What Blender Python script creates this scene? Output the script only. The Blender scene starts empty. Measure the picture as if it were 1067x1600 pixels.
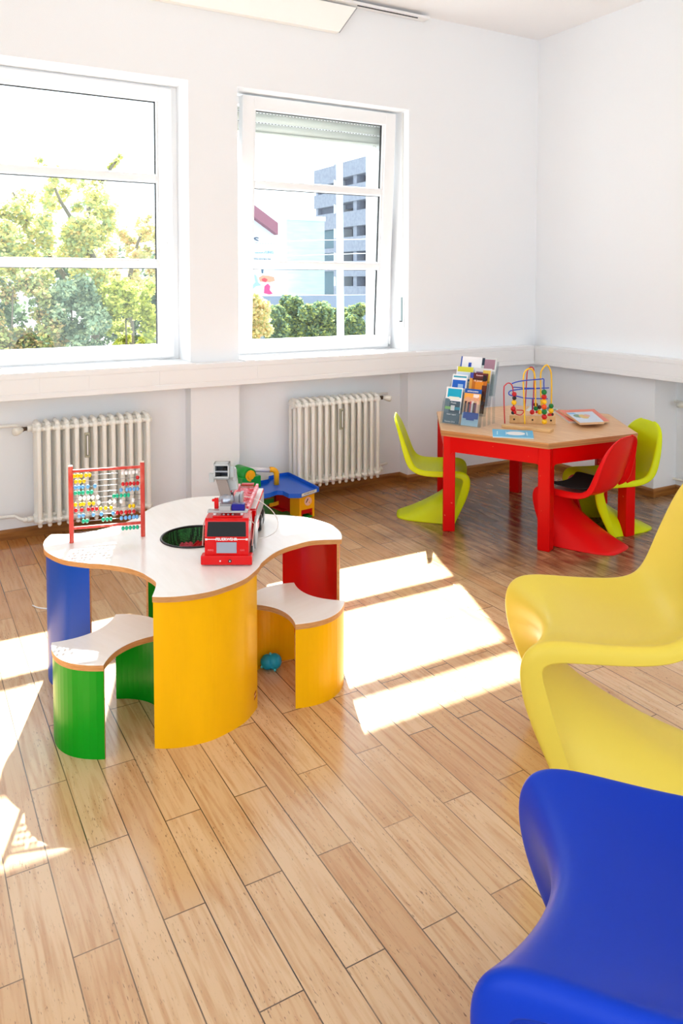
import bpy, bmesh, math, random
from mathutils import Vector, Matrix
random.seed(7)
PI = math.pi
SC = bpy.context.scene
COL = SC.collection

# ------------------------------------------------------------------ camera
F = 1205.4; CXP = 533.5; PT = math.radians(2.68); CYP = 440.1 + F*math.tan(PT); CH = 1.40; YAW = math.radians(-29.75)
fw = Vector((-math.sin(YAW)*math.cos(PT), math.cos(YAW)*math.cos(PT), -math.sin(PT)))
rt = Vector((math.cos(YAW), math.sin(YAW), 0)); upv = rt.cross(fw)
CAM = Vector((0, 0, CH))
def ray(x, y): return fw*F + rt*(x-CXP) - upv*(y-CYP)
def atz(x, y, z=0.0):
    d = ray(x, y); return CAM + d*((z-CH)/d.z)
def aty(x, y, Y):
    d = ray(x, y); return CAM + d*(Y/d.y)
def atp(x, y, P, n=None):          # point seen at (x,y) on the upright plane through P
    n = n or Vector((fw.x, fw.y, 0)); d = ray(x, y)
    return CAM + d*((P-CAM).dot(n)/d.dot(n))
cd = bpy.data.cameras.new('camera'); co = bpy.data.objects.new('camera', cd); COL.objects.link(co)
co.location = CAM; co.rotation_euler = (PI/2-PT, 0, YAW)
cd.sensor_fit = 'VERTICAL'; cd.sensor_height = 36; cd.lens = F/1600*36
cd.shift_y = (CYP-800)/1600*-1*-1
cd.clip_start = .05; cd.clip_end = 500
SC.camera = co

# ------------------------------------------------------------------ materials
def lin(c): return tuple(((v/255)/12.92 if v/255 <= .04045 else ((v/255+.055)/1.055)**2.4) for v in c)
MATS = {}
def mat(name, rgb, rough=.5, metal=0, spec=.5, coat=0, trans=0, noise=None, bump=None, ior=1.45):
    if name in MATS: return MATS[name]
    m = bpy.data.materials.new(name); m.use_nodes = True; nt = m.node_tree; b = nt.nodes['Principled BSDF']
    c = lin(rgb); b.inputs['Base Color'].default_value = (*c, 1); b.inputs['Roughness'].default_value = rough
    b.inputs['Metallic'].default_value = metal; b.inputs['Specular IOR Level'].default_value = spec
    b.inputs['Coat Weight'].default_value = coat; b.inputs['Transmission Weight'].default_value = trans; b.inputs['IOR'].default_value = ior
    if noise:
        rgb2, sc, lo, hi = noise[:4]; st = noise[4] if len(noise) > 4 else (1, 1, 1)
        tc = nt.nodes.new('ShaderNodeTexCoord'); mp = nt.nodes.new('ShaderNodeMapping'); mp.inputs['Scale'].default_value = st
        n = nt.nodes.new('ShaderNodeTexNoise'); n.inputs['Scale'].default_value = sc; n.inputs['Detail'].default_value = 6
        r = nt.nodes.new('ShaderNodeMapRange'); r.inputs[1].default_value = lo; r.inputs[2].default_value = hi
        mx = nt.nodes.new('ShaderNodeMix'); mx.data_type = 'RGBA'
        mx.inputs[6].default_value = (*c, 1); mx.inputs[7].default_value = (*lin(rgb2), 1)
        L = nt.links
        L.new(tc.outputs['Object'], mp.inputs[0]); L.new(mp.outputs[0], n.inputs[0]); L.new(n.outputs[0], r.inputs[0])
        L.new(r.outputs[0], mx.inputs[0]); L.new(mx.outputs[2], b.inputs['Base Color'])
    if bump:
        tc = nt.nodes.new('ShaderNodeTexCoord'); n = nt.nodes.new('ShaderNodeTexNoise'); n.inputs['Scale'].default_value = bump[0]
        bp = nt.nodes.new('ShaderNodeBump'); bp.inputs['Strength'].default_value = bump[1]; bp.inputs['Distance'].default_value = .002
        nt.links.new(tc.outputs['Object'], n.inputs[0]); nt.links.new(n.outputs[0], bp.inputs['Height']); nt.links.new(bp.outputs[0], b.inputs['Normal'])
    MATS[name] = m; return m

M_wall = mat('white_plaster', (240, 243, 246), .9, spec=.2, bump=(300, .25))
M_ceil = mat('ceiling_white', (246, 246, 247), .9, spec=.2)
M_trunk = mat('trunking_white', (238, 239, 240), .45)
M_upvc = mat('window_plastic', (244, 245, 246), .35)
M_rad = mat('radiator_enamel', (240, 239, 232), .4, noise=((196, 192, 178), 12, .66, .8, (1, 1, .5)))
M_base = mat('oak_baseboard', (165, 108, 48), .4, noise=((120, 72, 28), 6, .35, .7, (1, 1, 8)))
M_dark = mat('dark_gap', (40, 42, 45), .7)
M_chrome = mat('chrome', (210, 212, 215), .2, metal=1)
M_steel = mat('steel_wire', (170, 172, 175), .35, metal=.9)
M_white = mat('white_plastic', (242, 243, 244), .35)
M_black = mat('black_plastic', (14, 15, 18), .3)
M_lam = mat('white_laminate', (250, 249, 247), .2, noise=((243, 241, 237), 40, .3, .8, (1, .15, 1)))
M_beech = mat('beech_edge', (205, 150, 92), .5, noise=((180, 122, 66), 30, .35, .7, (1, 1, 12)))

def paint(name, rgb, rough=.3, coat=.25):
    return mat(name, rgb, rough, spec=.22, noise=(tuple(int(v*.93) for v in rgb), 5, .35, .7, (1, 1, .3)))
M_yel = paint('yellow_stain', (250, 186, 4)); M_blu = paint('blue_stain', (0, 70, 176)); M_grn = paint('green_stain', (0, 150, 20)); M_red = paint('red_stain', (214, 14, 6))
def leg_red():
    m = mat('red_paint_worn', (212, 6, 6), .35, spec=.2); nt = m.node_tree; b = nt.nodes['Principled BSDF']
    tc = nt.nodes.new('ShaderNodeTexCoord'); n = nt.nodes.new('ShaderNodeTexNoise'); n.inputs['Scale'].default_value = 40
    g = nt.nodes.new('ShaderNodeNewGeometry'); r = nt.nodes.new('ShaderNodeMapRange'); r.inputs[1].default_value = .72; r.inputs[2].default_value = .76
    mx = nt.nodes.new('ShaderNodeMix'); mx.data_type = 'RGBA'; mx.inputs[6].default_value = (*lin((206, 2, 2)), 1); mx.inputs[7].default_value = (*lin((225, 130, 95)), 1)
    nt.links.new(tc.outputs['Object'], n.inputs[0]); nt.links.new(n.outputs[0], r.inputs[0]); nt.links.new(r.outputs[0], mx.inputs[0]); nt.links.new(mx.outputs[2], b.inputs['Base Color'])
    return m
M_legred = leg_red()

def chairmat(name, rgb):
    return mat(name, rgb, .34, spec=.22, bump=(900, .08))
M_cyel = chairmat('chair_yellow', (236, 213, 84)); M_cblu = chairmat('chair_blue', (0, 58, 194)); M_clime = chairmat('chair_lime', (204, 218, 6)); M_cred = chairmat('chair_red', (222, 12, 14))
M_felt = mat('black_seat_pad', (22, 20, 20), .9)

def glass_mat():
    m = bpy.data.materials.new('window_glass'); m.use_nodes = True; nt = m.node_tree; nt.nodes.clear()
    o = nt.nodes.new('ShaderNodeOutputMaterial'); t = nt.nodes.new('ShaderNodeBsdfTransparent'); g = nt.nodes.new('ShaderNodeBsdfGlossy')
    g.inputs['Roughness'].default_value = .02; t.inputs[0].default_value = (.96, .98, .98, 1)
    x = nt.nodes.new('ShaderNodeMixShader'); x.inputs[0].default_value = .04
    nt.links.new(t.outputs[0], x.inputs[1]); nt.links.new(g.outputs[0], x.inputs[2]); nt.links.new(x.outputs[0], o.inputs[0]); return m
M_glass = glass_mat()
def acryl_mat():
    m = bpy.data.materials.new('clear_acrylic'); m.use_nodes = True; nt = m.node_tree; nt.nodes.clear()
    o = nt.nodes.new('ShaderNodeOutputMaterial'); t = nt.nodes.new('ShaderNodeBsdfTransparent'); g = nt.nodes.new('ShaderNodeBsdfGlossy')
    g.inputs['Roughness'].default_value = .1; t.inputs[0].default_value = (.9, .93, .95, 1)
    x = nt.nodes.new('ShaderNodeMixShader'); x.inputs[0].default_value = .07
    nt.links.new(t.outputs[0], x.inputs[1]); nt.links.new(g.outputs[0], x.inputs[2]); nt.links.new(x.outputs[0], o.inputs[0]); return m
M_acryl = acryl_mat()

def floor_mat():
    m = bpy.data.materials.new('oak_parquet'); m.use_nodes = True; nt = m.node_tree; L = nt.links; b = nt.nodes['Principled BSDF']
    N = nt.nodes.new
    tc = N('ShaderNodeTexCoord'); sep = N('ShaderNodeSeparateXYZ'); L.new(tc.outputs['Object'], sep.inputs[0])
    cmb = N('ShaderNodeCombineXYZ'); 
    ax = N('ShaderNodeMath'); ax.operation = 'ADD'; ax.inputs[1].default_value = -.470 + .0956*40
    ay = N('ShaderNodeMath'); ay.operation = 'ADD'; ay.inputs[1].default_value = -1.307 + .604*10
    L.new(sep.outputs['X'], ax.inputs[0]); L.new(sep.outputs['Y'], ay.inputs[0]); L.new(ay.outputs[0], cmb.inputs['X']); L.new(ax.outputs[0], cmb.inputs['Y'])
    br = N('ShaderNodeTexBrick'); br.offset = .5; br.offset_frequency = 2; br.squash = 1
    br.inputs['Scale'].default_value = 1; br.inputs['Mortar Size'].default_value = .0016; br.inputs['Mortar Smooth'].default_value = .2
    br.inputs['Brick Width'].default_value = .604; br.inputs['Row Height'].default_value = .0956; br.inputs['Bias'].default_value = 0
    br.inputs['Color1'].default_value = (0, 0, 0, 1); br.inputs['Color2'].default_value = (1, 1, 1, 1); br.inputs['Mortar'].default_value = (.5, .5, .5, 1)
    L.new(cmb.outputs[0], br.inputs['Vector'])
    # plank tone
    cr = N('ShaderNodeValToRGB'); e = cr.color_ramp.elements
    e[0].position = 0; e[0].color = (*lin((210, 168, 122)), 1); e[1].position = 1; e[1].color = (*lin((226, 194, 154)), 1)
    k = e.new(.5); k.color = (*lin((218, 182, 138)), 1)
    L.new(br.outputs['Color'], cr.inputs[0])
    # per-plank grain: offset coords by plank colour
    off = N('ShaderNodeVectorMath'); off.operation = 'MULTIPLY_ADD'; off.inputs[1].default_value = (7.3, 3.1, 5.7)
    L.new(br.outputs['Color'], off.inputs[0]); L.new(tc.outputs['Object'], off.inputs[2])
    mp = N('ShaderNodeMapping'); mp.inputs['Scale'].default_value = (48, 3.0, 1); L.new(off.outputs[0], mp.inputs[0])
    gn = N('ShaderNodeTexNoise'); gn.inputs['Scale'].default_value = 1.6; gn.inputs['Detail'].default_value = 8; gn.inputs['Distortion'].default_value = .5; L.new(mp.outputs[0], gn.inputs[0])
    gr = N('ShaderNodeMapRange'); gr.inputs[1].default_value = .45; gr.inputs[2].default_value = .75; L.new(gn.outputs[0], gr.inputs[0])
    m1 = N('ShaderNodeMix'); m1.data_type = 'RGBA'; m1.blend_type = 'MULTIPLY'; m1.inputs[7].default_value = (*lin((214, 180, 144)), 1)
    gs = N('ShaderNodeMath'); gs.operation = 'MULTIPLY'; gs.inputs[1].default_value = .75; L.new(gr.outputs[0], gs.inputs[0])
    L.new(gs.outputs[0], m1.inputs[0]); L.new(cr.outputs[0], m1.inputs[6])
    # dark flecks
    mp2 = N('ShaderNodeMapping'); mp2.inputs['Scale'].default_value = (340, 60, 1); L.new(off.outputs[0], mp2.inputs[0])
    fn = N('ShaderNodeTexNoise'); fn.inputs['Scale'].default_value = 1; fn.inputs['Detail'].default_value = 2; L.new(mp2.outputs[0], fn.inputs[0])
    fr = N('ShaderNodeMapRange'); fr.inputs[1].default_value = .63; fr.inputs[2].default_value = .73; L.new(fn.outputs[0], fr.inputs[0])
    big = N('ShaderNodeTexNoise'); big.inputs['Scale'].default_value = 6; L.new(tc.outputs['Object'], big.inputs[0])
    bgr = N('ShaderNodeMapRange'); bgr.inputs[1].default_value = .4; bgr.inputs[2].default_value = .62; bgr.inputs[3].default_value = .15; L.new(big.outputs[0], bgr.inputs[0])
    ff = N('ShaderNodeMath'); ff.operation = 'MULTIPLY'; L.new(fr.outputs[0], ff.inputs[0]); L.new(bgr.outputs[0], ff.inputs[1])
    m2 = N('ShaderNodeMix'); m2.data_type = 'RGBA'; m2.inputs[7].default_value = (*lin((110, 74, 48)), 1)
    L.new(ff.outputs[0], m2.inputs[0]); L.new(m1.outputs[2], m2.inputs[6])
    # ingrained dirt and worn varnish around the hexagonal table
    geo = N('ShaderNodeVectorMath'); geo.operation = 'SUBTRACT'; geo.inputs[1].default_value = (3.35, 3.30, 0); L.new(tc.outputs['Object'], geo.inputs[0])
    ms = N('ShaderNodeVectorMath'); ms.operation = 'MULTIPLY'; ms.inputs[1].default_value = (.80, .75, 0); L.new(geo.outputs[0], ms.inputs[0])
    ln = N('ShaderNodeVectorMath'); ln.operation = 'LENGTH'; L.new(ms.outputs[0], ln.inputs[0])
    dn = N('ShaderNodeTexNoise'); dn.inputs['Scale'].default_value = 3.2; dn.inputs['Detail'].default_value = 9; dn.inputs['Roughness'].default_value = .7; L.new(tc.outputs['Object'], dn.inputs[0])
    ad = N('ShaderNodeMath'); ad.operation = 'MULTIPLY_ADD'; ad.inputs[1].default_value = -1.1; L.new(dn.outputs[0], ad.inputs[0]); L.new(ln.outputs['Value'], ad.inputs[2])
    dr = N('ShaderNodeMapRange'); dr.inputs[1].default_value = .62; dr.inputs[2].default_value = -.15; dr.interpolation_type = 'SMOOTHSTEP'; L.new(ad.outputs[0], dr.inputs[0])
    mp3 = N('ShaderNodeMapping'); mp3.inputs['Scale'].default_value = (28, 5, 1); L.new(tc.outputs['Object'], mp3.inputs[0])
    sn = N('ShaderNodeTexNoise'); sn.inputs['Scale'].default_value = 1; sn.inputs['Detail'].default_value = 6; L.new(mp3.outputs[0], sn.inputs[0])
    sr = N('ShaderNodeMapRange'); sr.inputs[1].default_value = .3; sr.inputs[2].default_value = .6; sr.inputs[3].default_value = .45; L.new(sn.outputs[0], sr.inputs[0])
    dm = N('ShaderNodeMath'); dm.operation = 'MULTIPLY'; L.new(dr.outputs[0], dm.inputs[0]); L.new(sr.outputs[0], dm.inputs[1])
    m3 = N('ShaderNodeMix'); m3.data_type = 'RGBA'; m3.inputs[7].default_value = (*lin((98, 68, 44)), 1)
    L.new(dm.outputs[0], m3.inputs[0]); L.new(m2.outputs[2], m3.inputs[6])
    # honey tint that deepens towards the window wall
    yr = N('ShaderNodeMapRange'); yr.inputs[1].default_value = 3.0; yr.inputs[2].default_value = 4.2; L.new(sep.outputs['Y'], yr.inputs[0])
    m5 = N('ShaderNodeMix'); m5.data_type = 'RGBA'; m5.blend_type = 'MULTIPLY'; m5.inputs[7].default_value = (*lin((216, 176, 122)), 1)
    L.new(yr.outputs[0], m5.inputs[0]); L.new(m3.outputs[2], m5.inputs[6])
    # joints
    m4 = N('ShaderNodeMix'); m4.data_type = 'RGBA'; m4.inputs[7].default_value = (*lin((58, 40, 28)), 1)
    jn = N('ShaderNodeTexNoise'); jn.inputs['Scale'].default_value = 2.2; L.new(tc.outputs['Object'], jn.inputs[0])
    jr = N('ShaderNodeMapRange'); jr.inputs[1].default_value = .3; jr.inputs[2].default_value = .6; jr.inputs[3].default_value = .45; L.new(jn.outputs[0], jr.inputs[0])
    jm = N('ShaderNodeMath'); jm.operation = 'MULTIPLY'; L.new(br.outputs['Fac'], jm.inputs[0]); L.new(jr.outputs[0], jm.inputs[1])
    L.new(jm.outputs[0], m4.inputs[0]); L.new(m5.outputs[2], m4.inputs[6]); L.new(m4.outputs[2], b.inputs['Base Color'])
    rr = N('ShaderNodeMapRange'); rr.inputs[3].default_value = .13; rr.inputs[4].default_value = .24; L.new(gn.outputs[0], rr.inputs[0]); L.new(rr.outputs[0], b.inputs['Roughness'])
    b.inputs['Specular IOR Level'].default_value = .9
    bp = N('ShaderNodeBump'); bp.inputs['Strength'].default_value = .35; bp.inputs['Distance'].default_value = .001; bp.invert = True
    L.new(br.outputs['Fac'], bp.inputs['Height']); L.new(bp.outputs[0], b.inputs['Normal'])
    return m
M_floor = floor_mat()

def leaf_mat(name, cols, tr=.5):
    m = bpy.data.materials.new(name); m.use_nodes = True; nt = m.node_tree; nt.nodes.clear(); N = nt.nodes.new; L = nt.links
    g = N('ShaderNodeNewGeometry'); cr = N('ShaderNodeValToRGB'); e = cr.color_ramp.elements
    e[0].color = (*lin(cols[0]), 1); e[1].color = (*lin(cols[-1]), 1)
    for i, c in enumerate(cols[1:-1]): k = e.new((i+1)/(len(cols)-1)); k.color = (*lin(c), 1)
    L.new(g.outputs['Random Per Island'], cr.inputs[0])
    d = N('ShaderNodeBsdfDiffuse'); t = N('ShaderNodeBsdfTranslucent'); x = N('ShaderNodeMixShader'); x.inputs[0].default_value = tr; o = N('ShaderNodeOutputMaterial')
    L.new(cr.outputs[0], d.inputs[0]); L.new(cr.outputs[0], t.inputs[0]); L.new(d.outputs[0], x.inputs[1]); L.new(t.outputs[0], x.inputs[2]); L.new(x.outputs[0], o.inputs[0]); return m

# ------------------------------------------------------------------ mesh helpers
class MB:
    def __init__(s): s.bm = bmesh.new(); s.mats = []
    def mi(s, m):
        if m not in s.mats: s.mats.append(m)
        return s.mats.index(m)
    def _fin(s, faces, m, smooth):
        i = s.mi(m)
        for f in faces: f.material_index = i; f.smooth = smooth
    def box(s, c, d, m, rz=0, R=None, bev=0, seg=2):
        M = Matrix.Translation(Vector(c)) @ (R.to_4x4() if R is not None else Matrix.Rotation(rz, 4, 'Z')) @ Matrix.Diagonal((d[0], d[1], d[2], 1))
        r = bmesh.ops.create_cube(s.bm, size=1, matrix=M); vs = r['verts']; fs = list({f for v in vs for f in v.link_faces})
        if bev > 0:
            es = list({e for v in vs for e in v.link_edges})
            rr = bmesh.ops.bevel(s.bm, geom=es, offset=min(bev, min(d)*.49), segments=seg, profile=.5, affect='EDGES', clamp_overlap=True)
            vv = {v for f in rr['faces'] for v in f.verts}; fs = list({f for v in vv for f in v.link_faces})
        s._fin(fs, m, False); return s
    def bb(s, x0, x1, y0, y1, z0, z1, m, **k):
        return s.box(((x0+x1)/2, (y0+y1)/2, (z0+z1)/2), (abs(x1-x0), abs(y1-y0), abs(z1-z0)), m, **k)
    def cyl(s, a, b, r, m, r2=None, n=16, caps=True, smooth=True):
        a = Vector(a); b = Vector(b); d = b-a; q = d.to_track_quat('Z', 'Y').to_matrix().to_4x4()
        rr = bmesh.ops.create_cone(s.bm, cap_ends=caps, segments=n, radius1=r, radius2=r if r2 is None else r2, depth=d.length, matrix=Matrix.Translation((a+b)/2) @ q)
        fs = list({f for v in rr['verts'] for f in v.link_faces}); s._fin(fs, m, smooth)
        for f in fs:
            if len(f.verts) > 4: f.smooth = False
        return s
    def sph(s, c, r, m, sc=(1, 1, 1), n=16, R=None):
        M = Matrix.Translation(Vector(c)) @ (R.to_4x4() if R is not None else Matrix.Identity(4)) @ Matrix.Diagonal((sc[0], sc[1], sc[2], 1))
        rr = bmesh.ops.create_uvsphere(s.bm, u_segments=n, v_segments=max(6, n//2), radius=r, matrix=M)
        s._fin(list({f for v in rr['verts'] for f in v.link_faces}), m, True); return s
    def tube(s, pts, r, m, n=10, closed=False):
        P = [Vector(p) for p in pts]; rings = []; N = len(P); ref = None
        for i, p in enumerate(P):
            t = (P[(i+1) % N]-P[i-1]) if closed else (P[min(i+1, N-1)]-P[max(i-1, 0)])
            t.normalize()
            if ref is None: ref = Vector((0, 0, 1)) if abs(t.z) < .9 else Vector((1, 0, 0))
            u = ref - t*ref.dot(t)
            if u.length < 1e-6: u = t.orthogonal()
            u.normalize(); ref = u; w = t.cross(u)
            rad = r[i] if isinstance(r, (list, tuple)) else r
            rings.append([s.bm.verts.new(p + (u*math.cos(a)+w*math.sin(a))*rad) for a in [2*PI*k/n for k in range(n)]])
        fs = []
        for i in range(N if closed else N-1):
            A = rings[i]; B = rings[(i+1) % N]
            for k in range(n): fs.append(s.bm.faces.new((A[k], A[(k+1) % n], B[(k+1) % n], B[k])))
        s._fin(fs, m, True)
        if not closed:
            s._fin([s.bm.faces.new(list(reversed(rings[0]))), s.bm.faces.new(rings[-1])], m, False)
        return s
    def prism(s, pts, z0, z1, m, mside=None, M=None, smooth=False):
        M = M or Matrix.Identity(4)
        a = [s.bm.verts.new(M @ Vector((x, y, z0))) for x, y in pts]; b = [s.bm.verts.new(M @ Vector((x, y, z1))) for x, y in pts]; n = len(pts)
        s._fin([s.bm.faces.new(b), s.bm.faces.new(list(reversed(a)))], m, False)
        s._fin([s.bm.faces.new((a[i], a[(i+1) % n], b[(i+1) % n], b[i])) for i in range(n)], mside or m, smooth); return s
    def ribbon(s, path, z0, z1, t, m, mid=None):      # a bent panel: path in xy, thickness t to the left of it
        P = [Vector((p[0], p[1], 0)) for p in path]; L = []
        for i, p in enumerate(P):
            d = (P[min(i+1, len(P)-1)]-P[max(i-1, 0)]).normalized(); L.append(p + Vector((-d.y, d.x, 0))*t)
        rows = [[s.bm.verts.new((q.x, q.y, z)) for q in src] for src in (P, L) for z in (z0, z1)]   # P0 P1 L0 L1
        n = len(P); sm = []; fl = []
        for i in range(n-1):
            sm.append(s.bm.faces.new((rows[0][i], rows[0][i+1], rows[1][i+1], rows[1][i]))); sm.append(s.bm.faces.new((rows[3][i], rows[3][i+1], rows[2][i+1], rows[2][i])))
            fl.append(s.bm.faces.new((rows[1][i], rows[1][i+1], rows[3][i+1], rows[3][i]))); fl.append(s.bm.faces.new((rows[0][i+1], rows[0][i], rows[2][i], rows[2][i+1])))
        for i in (0, n-1): fl.append(s.bm.faces.new((rows[0][i], rows[1][i], rows[3][i], rows[2][i])))
        s._fin(sm, m, False); s._fin(fl, mid or m, False); return s
    def lathe(s, prof, m, c=(0, 0, 0), n=32, R=None):
        M = Matrix.Translation(Vector(c)) @ (R.to_4x4() if R is not None else Matrix.Identity(4))
        rings = [[s.bm.verts.new(M @ Vector((r*math.cos(2*PI*k/n), r*math.sin(2*PI*k/n), z))) for k in range(n)] for r, z in prof]
        s._fin([s.bm.faces.new((A[k], A[(k+1) % n], B[(k+1) % n], B[k])) for A, B in zip(rings, rings[1:]) for k in range(n)], m, True); return s
    def poly(s, pts, m):
        s._fin([s.bm.faces.new([s.bm.verts.new(Vector(p)) for p in pts])], m, False); return s
    def build(s, name, parent=None, loc=None, mods=None, recalc=True):
        if recalc: bmesh.ops.recalc_face_normals(s.bm, faces=s.bm.faces)
        me = bpy.data.meshes.new(name); s.bm.to_mesh(me); s.bm.free()
        for m in s.mats: me.materials.append(m)
        o = bpy.data.objects.new(name, me); COL.objects.link(o)
        if parent is not None: o.parent = parent
        if loc is not None: o.location = loc
        return o
def tag(o, label=None, cat=None, group=None, kind=None):
    if label: o['label'] = label
    if cat: o['category'] = cat
    if group: o['group'] = group
    if kind: o['kind'] = kind
    return o
def empty(name, loc=(0, 0, 0), rz=0, **k):
    o = bpy.data.objects.new(name, None); COL.objects.link(o); o.location = loc; o.rotation_euler = (0, 0, rz); o.empty_display_size = .05
    return tag(o, **k)
def copy_tree(o, parent=None):
    c = o.copy(); COL.objects.link(c); c.parent = parent
    for ch in list(o.children): copy_tree(ch, c)
    return c
def struct(o, label=None): return tag(o, label=label, kind='structure')
def text(name, body, size, m, parent, M, ext=.0006, align='CENTER', bold=0, sx=1):
    c = bpy.data.curves.new(name, 'FONT'); c.body = body; c.size = size; c.extrude = ext; c.align_x = align; c.align_y = 'CENTER'; c.offset = bold
    c.materials.append(m); c.resolution_u = 3
    tmp = bpy.data.objects.new('tmp', c); COL.objects.link(tmp); dg = bpy.context.evaluated_depsgraph_get(); dg.update()
    me = bpy.data.meshes.new_from_object(tmp.evaluated_get(dg)); bpy.data.objects.remove(tmp); bpy.data.curves.remove(c)
    o = bpy.data.objects.new(name, me); COL.objects.link(o)
    if parent is not None: o.parent = parent
    o.matrix_local = M @ Matrix.Diagonal((sx, 1, 1, 1)); return o
def basis(o, x, y, z):
    M = Matrix((x, y, z)).transposed().to_4x4(); M.translation = Vector(o); return M
# ================================================================== THE ROOM
YW = 4.39; XR = 4.22; ZC = 3.216; ZW0 = .92; ZW1 = 2.572; YO = 4.95
W1 = (.225, 1.480); W2 = (1.787, 3.040); YN = 4.49; XN = 4.44; YNR = 3.30
m = MB(); m.bb(-3.2, 4.7, -3.4, YN+.02, -.12, 0, M_floor); struct(m.build('floor'), 'worn oak parquet in a brick pattern running towards the windows')
m = MB(); m.bb(-3.2, 4.95, -3.4, 4.95, ZC, ZC+.15, M_ceil); struct(m.build('ceiling'), 'plain white ceiling')
m = MB()
m.bb(-3.2, W1[0], YW, YO, -.12, ZC, M_wall); m.bb(W1[1], W2[0], YW, YO, -.12, ZC, M_wall); m.bb(W2[1], 4.95, YW, YO, -.12, ZC, M_wall)
for w in (W1, W2):
    m.bb(w[0], w[1], YW, YO, ZW1, ZC, M_wall); m.bb(w[0], w[1], YN, YO, -.12, .80, M_wall); m.bb(w[0], w[1], YW+.01, YO, .80, ZW0, M_wall)
struct(m.build('wall_back'), 'white plastered window wall with radiator recesses')
m = MB()
m.bb(XR, 4.95, YNR, YW, -.12, ZC, M_wall); m.bb(XR, 4.95, -3.4, YNR, .80, ZC, M_wall); m.bb(XN, 4.95, -3.4, YNR, -.12, .80, M_wall)
struct(m.build('wall_right'), 'white plastered wall with a radiator recess below the trunking')

m = MB(); m.bb(-3.35, -3.2, 1.2, 4.95, -.12, ZC, M_wall); m.bb(-3.35, -3.2, -3.55, -3.2, -.12, ZC, M_wall); m.bb(-3.35, -3.2, -3.2, 1.2, 2.95, ZC, M_wall); struct(m.build('wall_left'), 'white plastered wall added beside the seating, out of view, its opening sized for light')  # unseen wall, added with its opening to set the room's light level
m = MB(); RO = (-3.1, 4.4, .25, 3.0)     # opening in the unseen added rear wall, sized to set the fill light
m.bb(-3.2, RO[0], -3.55, -3.4, -.12, ZC, M_wall); m.bb(RO[1], 4.95, -3.55, -3.4, -.12, ZC, M_wall); m.bb(RO[0], RO[1], -3.55, -3.4, -.12, RO[2], M_wall); m.bb(RO[0], RO[1], -3.55, -3.4, RO[3], ZC, M_wall)
struct(m.build('wall_front'), 'white plastered wall added behind the camera, its wide opening sized for light')
# baseboards
def base_run(name, pts):
    m = MB(); L = []
    n = len(pts); P = [Vector((p[0], p[1], 0)) for p in pts]
    def off(t):
        out = []
        for i in range(n):
            ns = []
            if i > 0: d = (P[i]-P[i-1]).normalized(); ns.append(Vector((d.y, -d.x, 0)))
            if i < n-1: d = (P[i+1]-P[i]).normalized(); ns.append(Vector((d.y, -d.x, 0)))
            if len(ns) == 2: b = ns[0]+ns[1]; v = b*(t/ max(.2, b.length**2/2)) 
            else: v = ns[0]*t
            out.append(P[i]+v)
        return out
    prof = [(0, 0), (.016, 0), (.016, .042), (.010, .052), (.002, .055), (0, .055)]
    rows = [[m.bm.verts.new((q.x, q.y, z)) for q in off(t)] for t, z in prof]
    fs = []
    for a, b in zip(rows, rows[1:]):
        for i in range(n-1): fs.append(m.bm.faces.new((a[i], a[i+1], b[i+1], b[i])))
    m._fin(fs, M_base, False)
    return struct(m.build(name))
base_run('baseboard_back', [(-3.2, YW), (W1[0], YW), (W1[0], YN), (W1[1], YN), (W1[1], YW), (W2[0], YW), (W2[0], YN), (W2[1], YN), (W2[1], YW), (XR, YW)])
base_run('baseboard_right', [(XR, YW-.001), (XR, YNR), (XN, YNR), (XN, -3.4)])

# cable trunking below the windows
ZT0, ZT1 = .783, .920; YT = YW-.10; XT = XR-.10
def trunk(name, along, a0, a1, face, wall, joints, lab):
    t = empty(name, (0, 0, 0)); struct(t, lab)
    def bx(mm, u0, u1, v0, v1, z0, z1):
        if along == 'x': mm.bb(u0, u1, v0, v1, z0, z1, M_trunk, bev=.0015, seg=1)
        else: mm.bb(v0, v1, u0, u1, z0, z1, M_trunk, bev=.0015, seg=1)
    m = MB(); bx(m, a0, a1, face+.003, wall, ZT0, ZT1-.001); bx(m, a0, a1, face, wall, .893, ZT1); bx(m, a0, a1, face, face+.01, ZT0, .811)
    m.build('trunking_body', t)
    js = sorted([a0]+[j for j in joints if a0 < j < a1]+[a1])
    for p, q in zip(js, js[1:]):
        m = MB(); bx(m, p+.0022, q-.0022, face+.0012, face+.01, .8135, .8905); m.build('trunking_cover', t)
    return t
jb = [aty(px, py, YT).x for px, py in ((61, 603), (139, 598), (249, 592), (402, 583))] + [-.6, -1.4, -2.3]
trunk('trim_back', 'x', -3.2, XT, YT, YW, jb, 'white cable trunking along the window wall')
d = ray(908, 566); yj = (CAM + d*(XT/d.x)).y
trunk('trim_right', 'y', -3.4, YT+.003, XT, XR, [yj, 1.6, .1, -1.5], 'white cable trunking along the plain wall')
# white inner sills closing the gap between trunking and frames
for i, w in enumerate((W1, W2)):
    m = MB(); m.bb(w[0]+.002, w[1]-.002, YW-.098, 4.595, ZW0, ZW0+.006, M_trunk); struct(m.build('trim_%d' % (i+1)), 'white inner window sill')

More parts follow.
